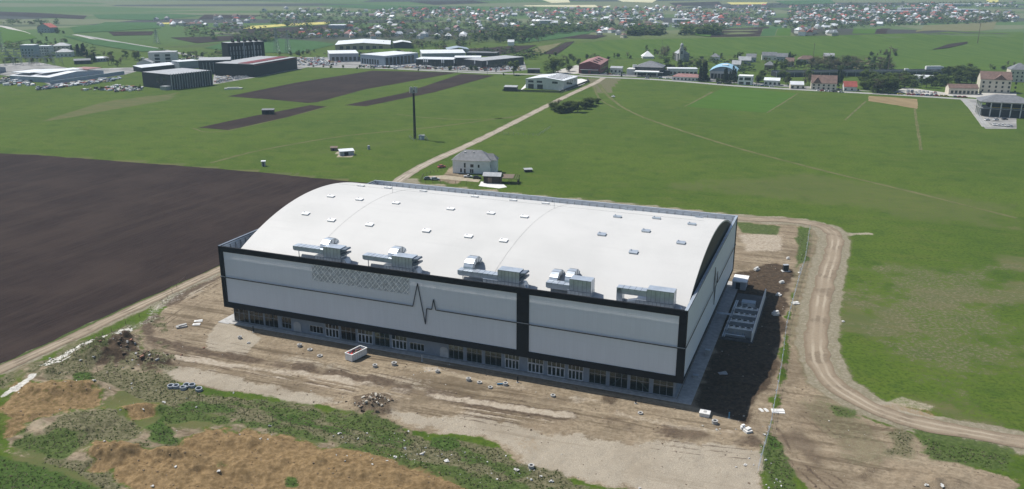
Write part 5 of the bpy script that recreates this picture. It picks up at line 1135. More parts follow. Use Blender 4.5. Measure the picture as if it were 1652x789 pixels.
# houses between the road trees and the green hill
for i, (px, py, w, wm, rm, rf, lb) in enumerate([(1229,97,24,M_offwhite,M_roofgrey,'gable','white house with a dark roof below the green hill, left of the row'), (1252,99,18,M_grey,M_roofgrey,'gable','grey house second in the row below the green hill'), (1288,103,28,M_grey,M_roofbrown,'hip','brown-roofed house at the right end of the row below the green hill'),
    (1233,113,16,M_timber,M_roofgrey,'hip','dark house in front of the row below the green hill'), (1203,100,16,M_grey,M_roofgrey,'gable','dark grey house behind the cubic white house'), (1191,105,20,M_grey,M_rooffade,'gable','grey gabled house right of the blue arched hall'), (1145,99,15,M_offwhite,M_roofgrey,'hip','white house behind the blue arched hall'),
    (1328,99,17,M_tan,M_rooffade,'gable','tan house with a pale roof in the trees left of the highway'), (1180,112,14,M_offwhite,M_rooffade,'gable','small pale house half hidden behind the blue hall trees'), (1266,107,14,M_grey,M_roofbrown,'gable','small brown-roofed house amid the row under the hill')]):
    w_px = w; a = P(px, py); building('hill_house', lb, 'house', (px, py), (px+w_px, py+.5), 10, 5.5, rf, 4, wm, rm, grid(frame2((px, py), (px+w_px, py))[2], 3, [1.2], 1.5, 1.6, .12))
# highway embankment with truck
a, rz, w = frame2((1252,124.5), (1532,122)); r = empty('highway_bridge', (a.x, a.y, 0), rz, 'long dark elevated highway wall behind the roadside trees', 'bridge')
MB().box(0, w, 0, 14, -.5, 4.6).build('deck', M_darkgrey, r); MB().box(0, w, -.3, -.003, 3.9, 5.5).build('parapet', M_concd, r); MB().box(0, w, 14.003, 14.3, 3.9, 5.5).build('parapet', M_concd, r)
for k in range(20): MB().box(w*k/20, w*k/20+.6, -.6, -.31, -.5, 5.4).build('pier', M_steel, r)
a, rz, w = frame2((1495,122), (1522,121.7)); r = empty('lorry', (a.x, a.y+3, 4.62), rz, 'white articulated lorry driving on the elevated highway', 'lorry'); MB().box(0, 13.5, 0, 2.5, 1.1, 4.0).build('trailer', M_white, r); MB().prism([(13.7, .6), (16, .6), (16.1, 1.8), (15.7, 3.4), (13.7, 3.6)], .05, 2.45, 0, 'y').build('cab', M_white, r)
for x in (1.5, 2.8, 4.1, 12.2, 15): MB().rbox((x, .12, .5), (1.0, .25, 1.0)).rbox((x, 2.38, .5), (1.0, .25, 1.0)).build('wheel_pair', M_tyre, r)
r['scale'] = 1; r.scale = (1.25, 1.1, 1.2)
a, rz, w = frame2((1461,122.5), (1470,122.4)); r = empty('delivery_van', (a.x, a.y+3, 4.62), rz, 'white van driving ahead of the lorry on the elevated highway', 'van'); MB().prism([(0, .5), (5.6, .5), (5.6, 1.3), (4.6, 1.6), (4.0, 2.6), (0, 2.7)], 0, 2, 0, 'y').build('body', M_white, r)
for x in (1.1, 4.5): MB().rbox((x, .1, .4), (.8, .25, .8)).rbox((x, 1.9, .4), (.8, .25, .8)).build('wheel_pair', M_tyre, r)

# ------------------------------------------------------------ vehicles
CARM = {}
def car_mesh(col, name):
    if name in CARM: return CARM[name]
    m = MB(); body = [(-2.2, .35), (2.2, .35), (2.25, .75), (1.2, .95), (-1.9, 1.0), (-2.25, .8)]; m.prism(body, -.88, .88, 0, 'y')
    cab = [(-1.95, 1.0), (1.15, .96), (.45, 1.45), (-1.35, 1.48)]
    n = len(cab); vs = [(p[0], -.82 if p[1] < 1.2 else -.65, p[1]) for p in cab]+[(p[0], .82 if p[1] < 1.2 else .65, p[1]) for p in cab]
    m.add(vs, [(0, 1, 2, 3), (7, 6, 5, 4)]+[(i, (i+1) % n, (i+1) % n+n, i+n) for i in range(n)], 1); m.rbox((-.45, 0, 1.5), (1.7, 1.28, .06), 0, 0)
    for sx in (-1.35, 1.35):
        for sy in (-.9, .9): m.prism([(sx+.33*math.cos(t*math.pi/4), .33+.33*math.sin(t*math.pi/4)) for t in range(8)], sy-.1, sy+.1, 2, 'y')
    pm = mat('car_'+name, col, .35, .03, 1, spec=.5); CARM[name] = m.mesh('parked_car', [pm, M_glassd, M_tyre]); return CARM[name]
CC = {'white': (.75, .75, .75), 'silver': (.45, .47, .5), 'black': (.03, .03, .035), 'grey': (.14, .15, .16), 'red': (.35, .03, .03), 'blue': (.05, .10, .25), 'yellow': (.55, .42, .06)}
def car(c, px, py, rz, label, group): o = link('parked_car', car_mesh(CC[c], c), None, PG(px, py, .1), rz, 1.0); return tag(o, label, 'car', group)
def car_detailed(c, px, py, rz, label, pickup=False):
    col = CC[c]; r = empty('parked_car', PG(px, py, .05), rz, label, 'car', 'cars at the white house'); pm = mat('car_'+c, col, .35, .03, 1, spec=.5)
    MB().prism([(-2.2, .35), (2.2, .35), (2.25, .75), (1.2, .95), (-1.9, 1.0), (-2.25, .8)], -.88, .88, 0, 'y').build('body', pm, r)
    cab = [(-.4 if pickup else -1.95, 1.0), (1.15, .96), (.45, 1.5), (-.3 if pickup else -1.35, 1.52)]
    n = 4; vs = [(p[0], -.82 if p[1] < 1.2 else -.65, p[1]) for p in cab]+[(p[0], .82 if p[1] < 1.2 else .65, p[1]) for p in cab]
    MB().add(vs, [(0, 1, 2, 3), (7, 6, 5, 4)]+[(i, (i+1) % n, (i+1) % n+n, i+n) for i in range(n)]).build('window', M_glassd, r)
    MB().rbox((0.05 if pickup else -.45, 0, 1.55), (.8 if pickup else 1.7, 1.28, .06)).build('car_roof', pm, r)
    for sx in (-1.35, 1.35):
        for sy in (-.9, .9): MB().prism([(sx+.33*math.cos(t*math.pi/4), .33+.33*math.sin(t*math.pi/4)) for t in range(8)], sy-.1, sy+.1, 0, 'y').build('wheel', M_tyre, r)
car_detailed('grey', 690.5, 290, .15, 'grey-blue car, left one of the pair on the grass by the driveway'); car_detailed('silver', 702, 290.5, .2, 'silver car, right one of the pair on the grass by the driveway')
car_detailed('silver', 755, 286.5, 0, 'pale pickup parked in front of the white house', True); car_detailed('black', 769.5, 288.5, 0, 'black car parked between the pickup and the dark shed'); car_detailed('red', 712.5, 270.5, .6, 'dark red car parked beside the gravel road near the white house')
car('white', 989, 157, 1.9, 'lone white car driving on the path across the meadow', 'cars in the meadow')
pick = random.Random(3)
def lot(a, b, n, rows, dy, rz, where, jit=.8, wts='wwwwwsssgbkr'):
    mp = {'w': 'white', 's': 'silver', 'g': 'grey', 'b': 'blue', 'k': 'black', 'r': 'red', 'y': 'yellow'}
    for j in range(rows):
        for i in range(n):
            if pick.random() < .1: continue
            t = (i+.5)/n; c = mp[pick.choice(wts)]
            car(c, a[0]+(b[0]-a[0])*t+pick.uniform(-.4, .4)*jit, a[1]+(b[1]-a[1])*t+j*dy+pick.uniform(-.2, .2)*jit, rz+pick.uniform(-.1, .1), '%s car parked %s' % (c, where), 'cars parked '+where)
lot((497,100),(532,101), 9, 4, 1.6, 1.6, 'in the lot left of the grey showroom'); lot((478,97),(524,94), 10, 2, 1.6, 1.6, 'in the rear lot behind the hotel podium')
lot((578,106.5),(622,108.5), 12, 2, 1.2, 1.7, 'in front of the blue-grey showroom'); lot((640,106.5),(700,110.5), 16, 2, 1.3, 1.6, 'along the road by the canopy showroom')
lot((706,109.5),(772,111.5), 16, 2, 1.4, 1.6, 'in front of the dark glass showroom'); lot((780,113),(836,110.5), 12, 2, 1.3, 1.6, 'at the rightmost showroom of the belt')
lot((349,131.5),(400,122), 10, 3, 1.4, .4, 'on the forecourt of the dark hotel', 1, 'wwsswsgs'); lot((60,142),(104,136.5), 9, 3, 2.0, 1.0, 'in the scrap row at the left meadow edge', 2, 'wwsswsgkb')
lot((136,137),(182,127), 9, 2, 1.8, 1.0, 'in the scrap row beside the boundary wall', 2, 'wwsswgkb'); lot((185,147),(228,144), 7, 2, 1.6, 1.0, 'next to the ribbed dark box', 2, 'wswgkr')
lot((228,99),(330,95), 14, 1, 1.5, .2, 'along the hill road behind the apartments', 2); lot((0,130),(52,133), 8, 2, 2.2, .6, 'in the yard at the far left edge', 2, 'wsgkk')
lot((1448,152.5),(1560,158), 15, 1, 1.2, -.05, 'along the main road by the guest house', .6, 'wsgbkryw'); lot((1462,147.5),(1512,150.5), 8, 2, 1.6, .9, 'in the car park by the guest house', 1)
lot((1600,202),(1640,205.5), 6, 1, 1, 1.4, 'in the yard of the pavilion', .4, 'wwws'); lot((1585,195),(1628,193), 3, 1, 1, .3, 'close to the front of the pavilion', .5, 'rwk')
lot((975,120),(1010,121.5), 6, 1, 1, .0, 'in front of the dark red hall', .6); lot((1060,126.5),(1130,131), 6, 1, 1, 0, 'by the roadside houses', .6); lot((1216,138.5),(1240,139.5), 4, 1, 1, 0, 'by the small white sheet-roofed house', .6); lot((1318,146.5),(1350,149), 5, 1, 1, 0, 'by the big brown-roofed house', .6)
for (px, py, c, rz, lb) in ((1044,127,'silver',3.0,'silver car driving on the main road past the filling station'),(1160,135.5,'black',0,'black car driving on the main road by the blue hall'),(1245,140.5,'white',0,'white car driving on the main road by the small white house'),(638,111.5,'silver',-.1,'silver car on the main road above the large ploughed strip'),(1357,149.5,'white',0,'white car on the main road by the red-roofed house')):
    car(c, px, py, rz, lb, 'cars on the main road')

# ------------------------------------------------------------ things on the building site
p = PG(575, 577); r = empty('skip_container', (p.x, p.y, p.z), .98, 'white open skip full of rubble standing in front of the hall', 'skip')
m = MB(); wv = [(-2.6, -1.15), (2.6, -1.15), (2.6, 1.15), (-2.6, 1.15)]; m.box(-2.9, 2.9, -1.25, 1.25, .25, .4)
for (x0, x1, y0, y1) in ((-2.9, 2.9, -1.25, -1.13), (-2.9, 2.9, 1.13, 1.25), (-2.9, -2.78, -1.13, 1.13), (2.78, 2.9, -1.13, 1.13)): m.box(x0, x1, y0, y1, .4, 2.1)
m.build('container_body', M_white, r)
for k in range(7): MB().box(-2.7+k*.88, -2.6+k*.88, -1.31, -1.253, .35, 2.05).build('rib', M_offwhite, r)
MB().box(-2.98, 2.98, -1.36, -1.12, 2.103, 2.24).box(-2.98, 2.98, 1.12, 1.36, 2.103, 2.24).box(-2.98, -2.76, -1.119, 1.119, 2.103, 2.24).box(2.76, 2.98, -1.119, 1.119, 2.103, 2.24).build('rim', M_white, r)
m = MB()
for k in range(70): m.rbox((rnd.uniform(-2.5, 2.5), rnd.uniform(-.9, .9), rnd.uniform(1.2, 2.0)), (rnd.uniform(.2, 1.1), rnd.uniform(.15, .5), rnd.uniform(.1, .4)), rnd.uniform(0, 3), rnd.choice((0, 0, 0, 0, 1, 0, 2)), rnd.uniform(-.4, .4))
m.box(-2.75, 2.75, -1.1, 1.1, .45, 1.4)
o = m.build('rubble', [mat('rubble_brown', (.12, .09, .07), .9, .4, 3), M_offwhite, M_redp], None, (p.x, p.y, p.z), .98); tag(o, 'heap of brown rubble and scraps filling the white skip', 'rubble')
for (x, y) in ((-2, -.9), (-2, .9), (2, -.9), (2, .9)): MB().cyl(x, y, 0, .24, .25, 10).build('roller', M_darkgrey, r)
# concrete manhole rings
rm_ = MB(); rm_.ring(0, 0, -.5, .55, .62, .46, 16); ring_me = rm_.mesh('shaft', M_conc)
rb = MB(); rb.cyl(0, 0, -.4, .12, .45, 14); dark_me = rb.mesh('shaft_opening', M_dark)
co_ = MB(); co_.ring(0, 0, .553, .72, .66, .36, 16); cone_me = co_.mesh('cover_ring', M_conc)
RINGS = [((387,546),'concrete manhole ring nearest the left corner of the hall'),((483.5,559),'concrete manhole ring on the bank between the hall corner and the skip'),((500,565),'low concrete manhole ring just left of the half-buried one'),((516,575),'half-buried concrete manhole ring left of the skip'),((605,592),'concrete manhole ring right of the skip with dug earth beside it'),((636,589),'pale concrete manhole ring right of the dug earth, under the arched door'),
 ((706,601),'concrete manhole ring lying by the white sand spill'),((756,614),'concrete manhole ring left of the blue pipe group'),((773.6,618),'low flat concrete manhole cover between two taller rings'),((791,626),'concrete manhole ring, lowest of the group by the blue pipe'),((815.4,621.5),'concrete manhole ring touching the blue pipe'),((892,639),'lone concrete manhole ring below the right facade half'),((1033,667.5),'concrete manhole ring with dug earth below the diagonal braces'),((1153,683),'tall concrete manhole ring near the corner of the shadow'),((857,755),'grey concrete manhole ring standing in the bottom weeds')]
for (px, py), lb in RINGS:
    q = PG(px, py); s_ = rnd.uniform(.92, 1.15); r = empty('manhole_ring', q, rnd.uniform(0, 3), lb, 'manhole', 'concrete manhole rings on the site'); r.scale = (s_, s_, s_ if 'low' not in lb and 'buried' not in lb else .5)
    link('shaft', ring_me, r); link('shaft_opening', dark_me, r); link('cover_ring', cone_me, r)
q = PG(1137, 670); r = empty('inspection_chamber', q, AZ, 'square white concrete chamber with a round lid at the front right corner of the hall', 'manhole'); MB().box(-1.15, 1.15, -1.0, 1.0, -.3, 1.0).build('chamber', M_concw, r); MB().cyl(0, 0, 1.003, 1.1, .42, 14).build('lid', M_conc, r); MB().box(-1.25, 1.25, -1.1, 1.1, .8, .95).build('rim', M_concw, r)
q = PG(809, 621); o = MB().tube([(-1.1, 0, .25), (1.1, .2, .25)], .22, 10).build('blue_pipe', M_bluep, None, q); tag(o, 'short blue plastic pipe lying beside a manhole ring', 'pipe')
for (px, py, lb, m_, h) in ((409,536,'dark marker post at the left end of the hall front',M_dark,1.9),(681,583,'pale grey post standing by the right arched door',M_rooffade,1.9),(835,617,'dark post standing on the bank below the dark pillar',M_dark,1.7),(1025.6,651,'small dark post below the diagonal braces',M_dark,1.0),(1176,675,'thin blue post at the corner of the dark shadow',M_bluep,1.6)):
    r = empty('marker_post', PG(px, py), 0, lb, 'post', 'marker posts along the hall'); MB().cyl(0, 0, -.3, h, .16, 8).build('shaft', m_, r); MB().box(-.3, .3, -.3, .3, -.1, .12).build('base', M_conc, r)
# big plastic rings lying in the weeds
tr_ = MB(); tr_.ring(0, 0, 0, .75, .85, .62, 18); tr_me = tr_.mesh('pipe_ring', M_greyp)
for (px, py, tilt, lb) in ((276,625.5,.1,'grey pipe ring lying in the weeds, leftmost of the cluster'),(284,625.5,.05,'grey pipe ring second in the cluster in the weeds'),(296,628,.0,'grey pipe ring at the front of the cluster in the weeds'),(301,624,.25,'grey pipe ring leaning at the back of the cluster in the weeds'),(310,624,.1,'grey pipe ring at the right of the tight cluster in the weeds'),(321,630,.15,'grey pipe ring lying apart, right of the cluster in the weeds')):
    o = link('pipe_ring', tr_me, None, PG(px, py), 0); o.rotation_euler = (tilt, tilt*.5, 0); tag(o, lb, 'pipe ring', 'grey pipe rings in the weeds')
# boards, sheets, small debris with their own places
def board(px, py, w, d, h, rz, m_, lb, cat='board', tilt=.05):
    q = PG(px, py); o = MB().rbox((0, 0, h/2), (w, d, h), 0).rbox((w*.1, d*.12, h*1.3), (w*.8, d*.6, h*.5), .2).build('loose_'+cat.replace(' ', '_'), m_, None, q, rz); o.rotation_euler = (tilt, 0, rz); tag(o, lb, cat)
board(1255, 664, 3.0, 1.9, .18, -.1, M_concw, 'large pale board lying at the foot of the post fence', 'board'); board(1228, 662, .7, 1.5, .12, .3, M_concw, 'narrow pale plank left of the large board by the fence', 'plank'); board(1236, 662, .7, 1.5, .12, .3, M_concw, 'second narrow plank, touching the large board by the fence', 'plank')
board(320, 518.5, 2.4, 1.2, .2, .2, M_concw, 'white panel lying on the dirt left of the hall, upper one', 'sheet'); board(317, 524, 2.2, 1.3, .2, .1, M_concw, 'white panel lying on the dirt left of the hall, lower one', 'sheet'); board(293, 528, 3.0, 1.4, .5, .5, M_conc, 'pile of grey slabs left of the two white panels', 'slab pile')
board(1220.5, 436, 1.9, 1.2, .7, .5, M_offwhite, 'white heap of scraps beside the rear annex', 'scrap heap'); board(1261, 456.5, 1.6, 1.0, .5, .3, M_offwhite, 'white scrap below the grey cabinet by the fence', 'scrap heap'); board(1256, 477, 1.5, 1.5, .5, .9, M_concw, 'white torn bag on the bank midway down the shadow side', 'bag'); board(1251, 508, 2.0, 1.2, .8, .2, M_concw, 'pile of white bags at the outer edge of the shadow', 'bag')
board(1283.5, 490, 2.0, 1.6, .35, .1, M_concw, 'flat white slab lying at the post fence', 'slab'); board(1206, 697, 1.6, 1.5, .6, .4, M_concw, 'white broken block near the front end of the post fence', 'block'); board(1198, 692, .9, .8, .7, .1, M_white, 'small white crate behind the broken block near the fence', 'crate'); board(1203, 694, 1.3, 1.0, .3, .8, M_dark, 'black plastic sheet between the crate and broken block', 'sheet')
board(1166, 603, 2.2, 1.2, .25, .2, M_rooffade, 'grey panel lying in the dark shadow beside the hall', 'sheet'); board(1180, 415+3, 1.8, .7, .2, .1, M_offwhite, 'white strip lying behind the rear annex', 'strip'); board(1271, 418, 1.0, .9, .5, .1, M_offwhite, 'small white box near the upper end of the post fence', 'box'); board(401, 327+227, .9, .6, .25, .2, M_conc, 'small grey stone between two manhole rings', 'stone')
q = PG(1267, 437); r = empty('switch_cabinet', q, .1, 'dark grey switch cabinet standing on the bare ground near the fence', 'cabinet'); MB().box(-.9, .9, -.6, .6, .1, 2.2).build('casing', M_darkgrey, r); MB().box(-1.3, 1.5, -.9, .9, -.2, .1).build('plinth', M_concw, r); MB().box(-.95, .95, -.66, .66, 2.203, 2.32).build('lid', M_grey, r)
q = PG(1290, 440); r = empty('fence_gate_post', q, 0, 'thick pale post with a footing beside the switch cabinet', 'post'); MB().cyl(0, 0, -.2, 2.2, .14, 8).build('shaft', M_concw, r); MB().box(-.5, .5, -.5, .5, -.2, .15).build('base', M_concw, r)
# fence of steel posts down the right side, thin wire fence through the weeds
post_fence('post_fence', 'line of galvanised T-shaped fence posts down the right side of the site', [(1306,372),(1299,420),(1288,455),(1278,492),(1268,530),(1263,575),(1257,615),(1249,655),(1243,690),(1232,728),(1222,765)], 2.0, 4.2, M_galv, (.35, .7, .97), .07, .035, 'fence', True)
post_fence('wire_fence', 'thin wire fence running through the weeds at the bottom of the site', [(140,590),(175,608),(260,634),(350,656),(440,680),(560,706),(680,730),(800,752),(905,782)], 1.5, 4.5, M_timber, (.5, .95), .06, .025)
post_fence('wire_fence', 'short row of crooked posts beside the white lime strip', [(300,450),(262,490),(225,512),(180,535),(120,574),(80,600)], 1.4, 5, M_timber, (.9,), .07, .02)

# ------------------------------------------------------------ vegetation
def leaf_mat(name, c, dark):
    m, n, b = newmat(name); v = coords(n, 'Object'); f = noise(n, v, .35, 3); f2 = noise(n, v, 2.2, 3)
    col = mixc(n, ramp(n, f, .35, .65), dark, c); col = mixc(n, mth(n, 'MULTIPLY', ramp(n, f2, .5, .8), .5), col, tuple(x*1.3 for x in c))
    oi = N(n, 'ObjectInfo'); hv = N(n, 'HueSaturation'); n.links.new(col, hv.inputs['Color'])
    r = mth(n, 'MULTIPLY_ADD', oi.outputs['Random'], .5); r.node.inputs[2].default_value = .75; n.links.new(r, hv.inputs['Value'])
    n.links.new(hv.outputs[0], b.inputs['Base Color']); b.inputs['Roughness'].default_value = .8; b.inputs['Specular IOR Level'].default_value = .15
    tl = N(n, 'BsdfTranslucent'); n.links.new(hv.outputs[0], tl.inputs[0]); ms = N(n, 'MixShader'); ms.inputs[0].default_value = .65
    n.links.new(b.outputs[0], ms.inputs[1]); n.links.new(tl.outputs[0], ms.inputs[2]); n.links.new(ms.outputs[0], n.nodes['Material Output'].inputs[0]); return m
L_GREEN = leaf_mat('leaf_green', (.11, .16, .04), (.075, .115, .03)); L_FRESH = leaf_mat('leaf_fresh', (.135, .18, .045), (.10, .14, .035)); L_DARK = leaf_mat('needle_dark', (.045, .075, .03), (.026, .045, .02)); L_BROWN = leaf_mat('twig_brown', (.16, .145, .085), (.095, .09, .052))
M_bark = mat('bark', (.10, .075, .055), .9, .3, 3)
def tree_meshes(kind, seed):
    g = random.Random(seed); t = MB(); c = MB(); h = 10.0
    if kind == 'conifer':
        t.cyl(0, 0, -.4, 9.6, .2, 6, .03)
        for i in range(420):
            z = .8+9.0*g.random()**1.2; rad = 1.9*(1-z/10.3)+.1; a = g.uniform(0, 6.28); rr = rad*g.uniform(.35, 1.1)
            c.rbox((rr*math.cos(a), rr*math.sin(a), z), (g.uniform(.5, 1.0), g.uniform(.3, .6), .04), a, 0, g.uniform(-.4, .4), g.uniform(.2, .7))
        return t.mesh('trunk', M_bark), c.mesh('crown', L_DARK)
    lf = {'round': L_GREEN, 'fresh': L_FRESH, 'bare': L_BROWN, 'bush': L_FRESH, 'willow': L_FRESH, 'poplar': L_GREEN}[kind]
    if kind == 'round' and seed % 2: lf = L_FRESH
    lobes = []; nl = {'round': 11, 'fresh': 12, 'bare': 12, 'bush': 14, 'willow': 18, 'poplar': 9}[kind]
    for i in range(nl):
        a = g.uniform(0, 6.28)
        if kind == 'bush': ce = (g.uniform(0, 3.4)*math.cos(a), g.uniform(0, 3.4)*math.sin(a), g.uniform(1.2, 6.2)); rd = g.uniform(1.5, 2.6)
        elif kind == 'poplar': ce = (g.uniform(0, .7)*math.cos(a), g.uniform(0, .7)*math.sin(a), 2.2+7.0*i/nl); rd = g.uniform(.9, 1.4)
        elif kind == 'willow': rr = g.uniform(.5, 4.6); ce = (rr*math.cos(a), rr*math.sin(a), g.uniform(2.2, 8.2)-.2*rr); rd = g.uniform(1.3, 2.2)
        else: rr = g.uniform(.2, 2.9); ce = (rr*math.cos(a), rr*math.sin(a), g.uniform(3.4, 8.8)-.25*rr); rd = g.uniform(1.0, 1.9)
        lobes.append((ce, rd))
    t.tube([(0, 0, -.4), (.1, .05, 2.2), (.0, .15, 4.4), (.2, 0, 6.5)], .22 if kind != 'bush' else .12, 6)
    for ce, rd in lobes[:7]: t.bar((.05, .1, min(ce[2]-.8, 2.6+g.random()*2) if ce[2] > 3 else .4), (ce[0], ce[1], ce[2]), .11)
    per = 30 if kind == 'bare' else (64 if kind in ('bush', 'willow') else 54)
    for ce, rd in lobes:
        for k in range(per):
            u = Vector((g.gauss(0, 1), g.gauss(0, 1), g.gauss(0, 1))).normalized()*rd*g.uniform(.45, 1.08)
            s = g.uniform(.28, .62)*(.6 if kind == 'bare' else 1); q = Vector((ce[0]+u.x, ce[1]+u.y, max(.15, ce[2]+u.z*.85)))
            M = Matrix.Translation(q) @ Matrix.Rotation(g.uniform(0, 6.28), 4, 'Z') @ Matrix.Rotation(g.uniform(-.5, .5), 4, 'X')
            c.add([M @ Vector(p) for p in ((-s, -s*.6, 0), (s, -s*.5, .1), (s*.7, s*.7, -.1), (-s*.8, s*.6, .08))], [(0, 1, 2, 3)])
    return t.mesh('trunk', M_bark), c.mesh('crown', lf)
TM = {k: [tree_meshes(k, 11+i*5+hash_) for i in range(3)] for hash_, k in enumerate(('round', 'fresh', 'bare', 'bush', 'conifer', 'poplar', 'willow'))}
tg = random.Random(21)
def tree(kind, px, py, h, label, group='trees', name=None, wide=1.0):
    q = P(px, py); q.z = GZ(q.x, q.y)-.1; nm = name or {'bush': 'bush', 'conifer': 'conifer', 'willow': 'willow_tree'}.get(kind, 'tree'); cat = {'bush': 'bush'}.get(kind, 'tree')
    r = empty(nm, q, tg.uniform(0, 6.28), label, cat, group); t, c = tg.choice(TM[kind]); s = h/10; r.scale = (s*wide, s*wide, s)
    link('trunk', t, r); link('crown', c, r); return r
AD = {'round': 'rounded green', 'fresh': 'fresh light green', 'bare': 'brownish half-bare', 'bush': 'bushy green', 'conifer': 'dark narrow conifer', 'poplar': 'slim upright green', 'willow': 'drooping light green'}
def grove(poly, n, kinds, h0, h1, where, wide=1.0):
    xs = [p[0] for p in poly]; ys = [p[1] for p in poly]; k = 0; tries = 0
    while k < n and tries < n*60:
        tries += 1; x = tg.uniform(min(xs), max(xs)); y = tg.uniform(min(ys), max(ys)); ins = False
        for i in range(len(poly)):
            a, b = poly[i], poly[(i+1) % len(poly)]
            if (a[1] > y) != (b[1] > y) and x < (b[0]-a[0])*(y-a[1])/(b[1]-a[1]+1e-12)+a[0]: ins = not ins
        if not ins: continue
        kd = tg.choice(kinds); k += 1
        tree(kd, x, y, tg.uniform(h0, h1), ('%s %s %s' % (AD[kd], 'shrub' if kd == 'bush' else 'tree' if kd != 'conifer' else '', where)).replace('  ', ' '), 'trees '+where, None, wide)
for (px, py, h, kd, lb) in ((891.6,177,8,'bush','light bush at the left end of the clump by the gravel road'),(897.6,180,7.5,'bush','low dark bush second from the left in the clump by the gravel road'),(906,182,8.5,'bush','broad bush in the left half of the clump by the gravel road'),(917,181,8,'bush','bush in the middle of the clump by the gravel road'),(932,181,9,'fresh','yellowish young tree in the middle of the clump by the gravel road'),(942,176,8,'bush','bush right of the yellowish tree in the clump by the gravel road'),(954,170,8.5,'bush','large bush at the right end of the clump by the gravel road'),(900,172,7,'bare','thin brownish tree rising behind the left bushes by the gravel road'),(924,176,9,'bush','tall round bush at the back of the clump by the gravel road'),(911,177,8.5,'bush','rounded bush behind the middle of the clump by the gravel road'),(947,172,9,'bush','tall bush at the back right of the clump by the gravel road'),(963,167,6,'bush','small outlying bush at the far right of the gravel road clump')):
    tree(kd, px, py, h, lb, 'bushes by the gravel road', None, 1.5)
tree('willow', 893, 118, 19, 'big drooping willow behind the white warehouse', 'large roadside trees', None, 1.25); tree('round', 829, 121, 17, 'tall single tree left of the dark kiosk', 'large roadside trees'); tree('bush', 918, 115, 9, 'broad bush between the willow and the dark red hall', 'large roadside trees', None, 1.3)
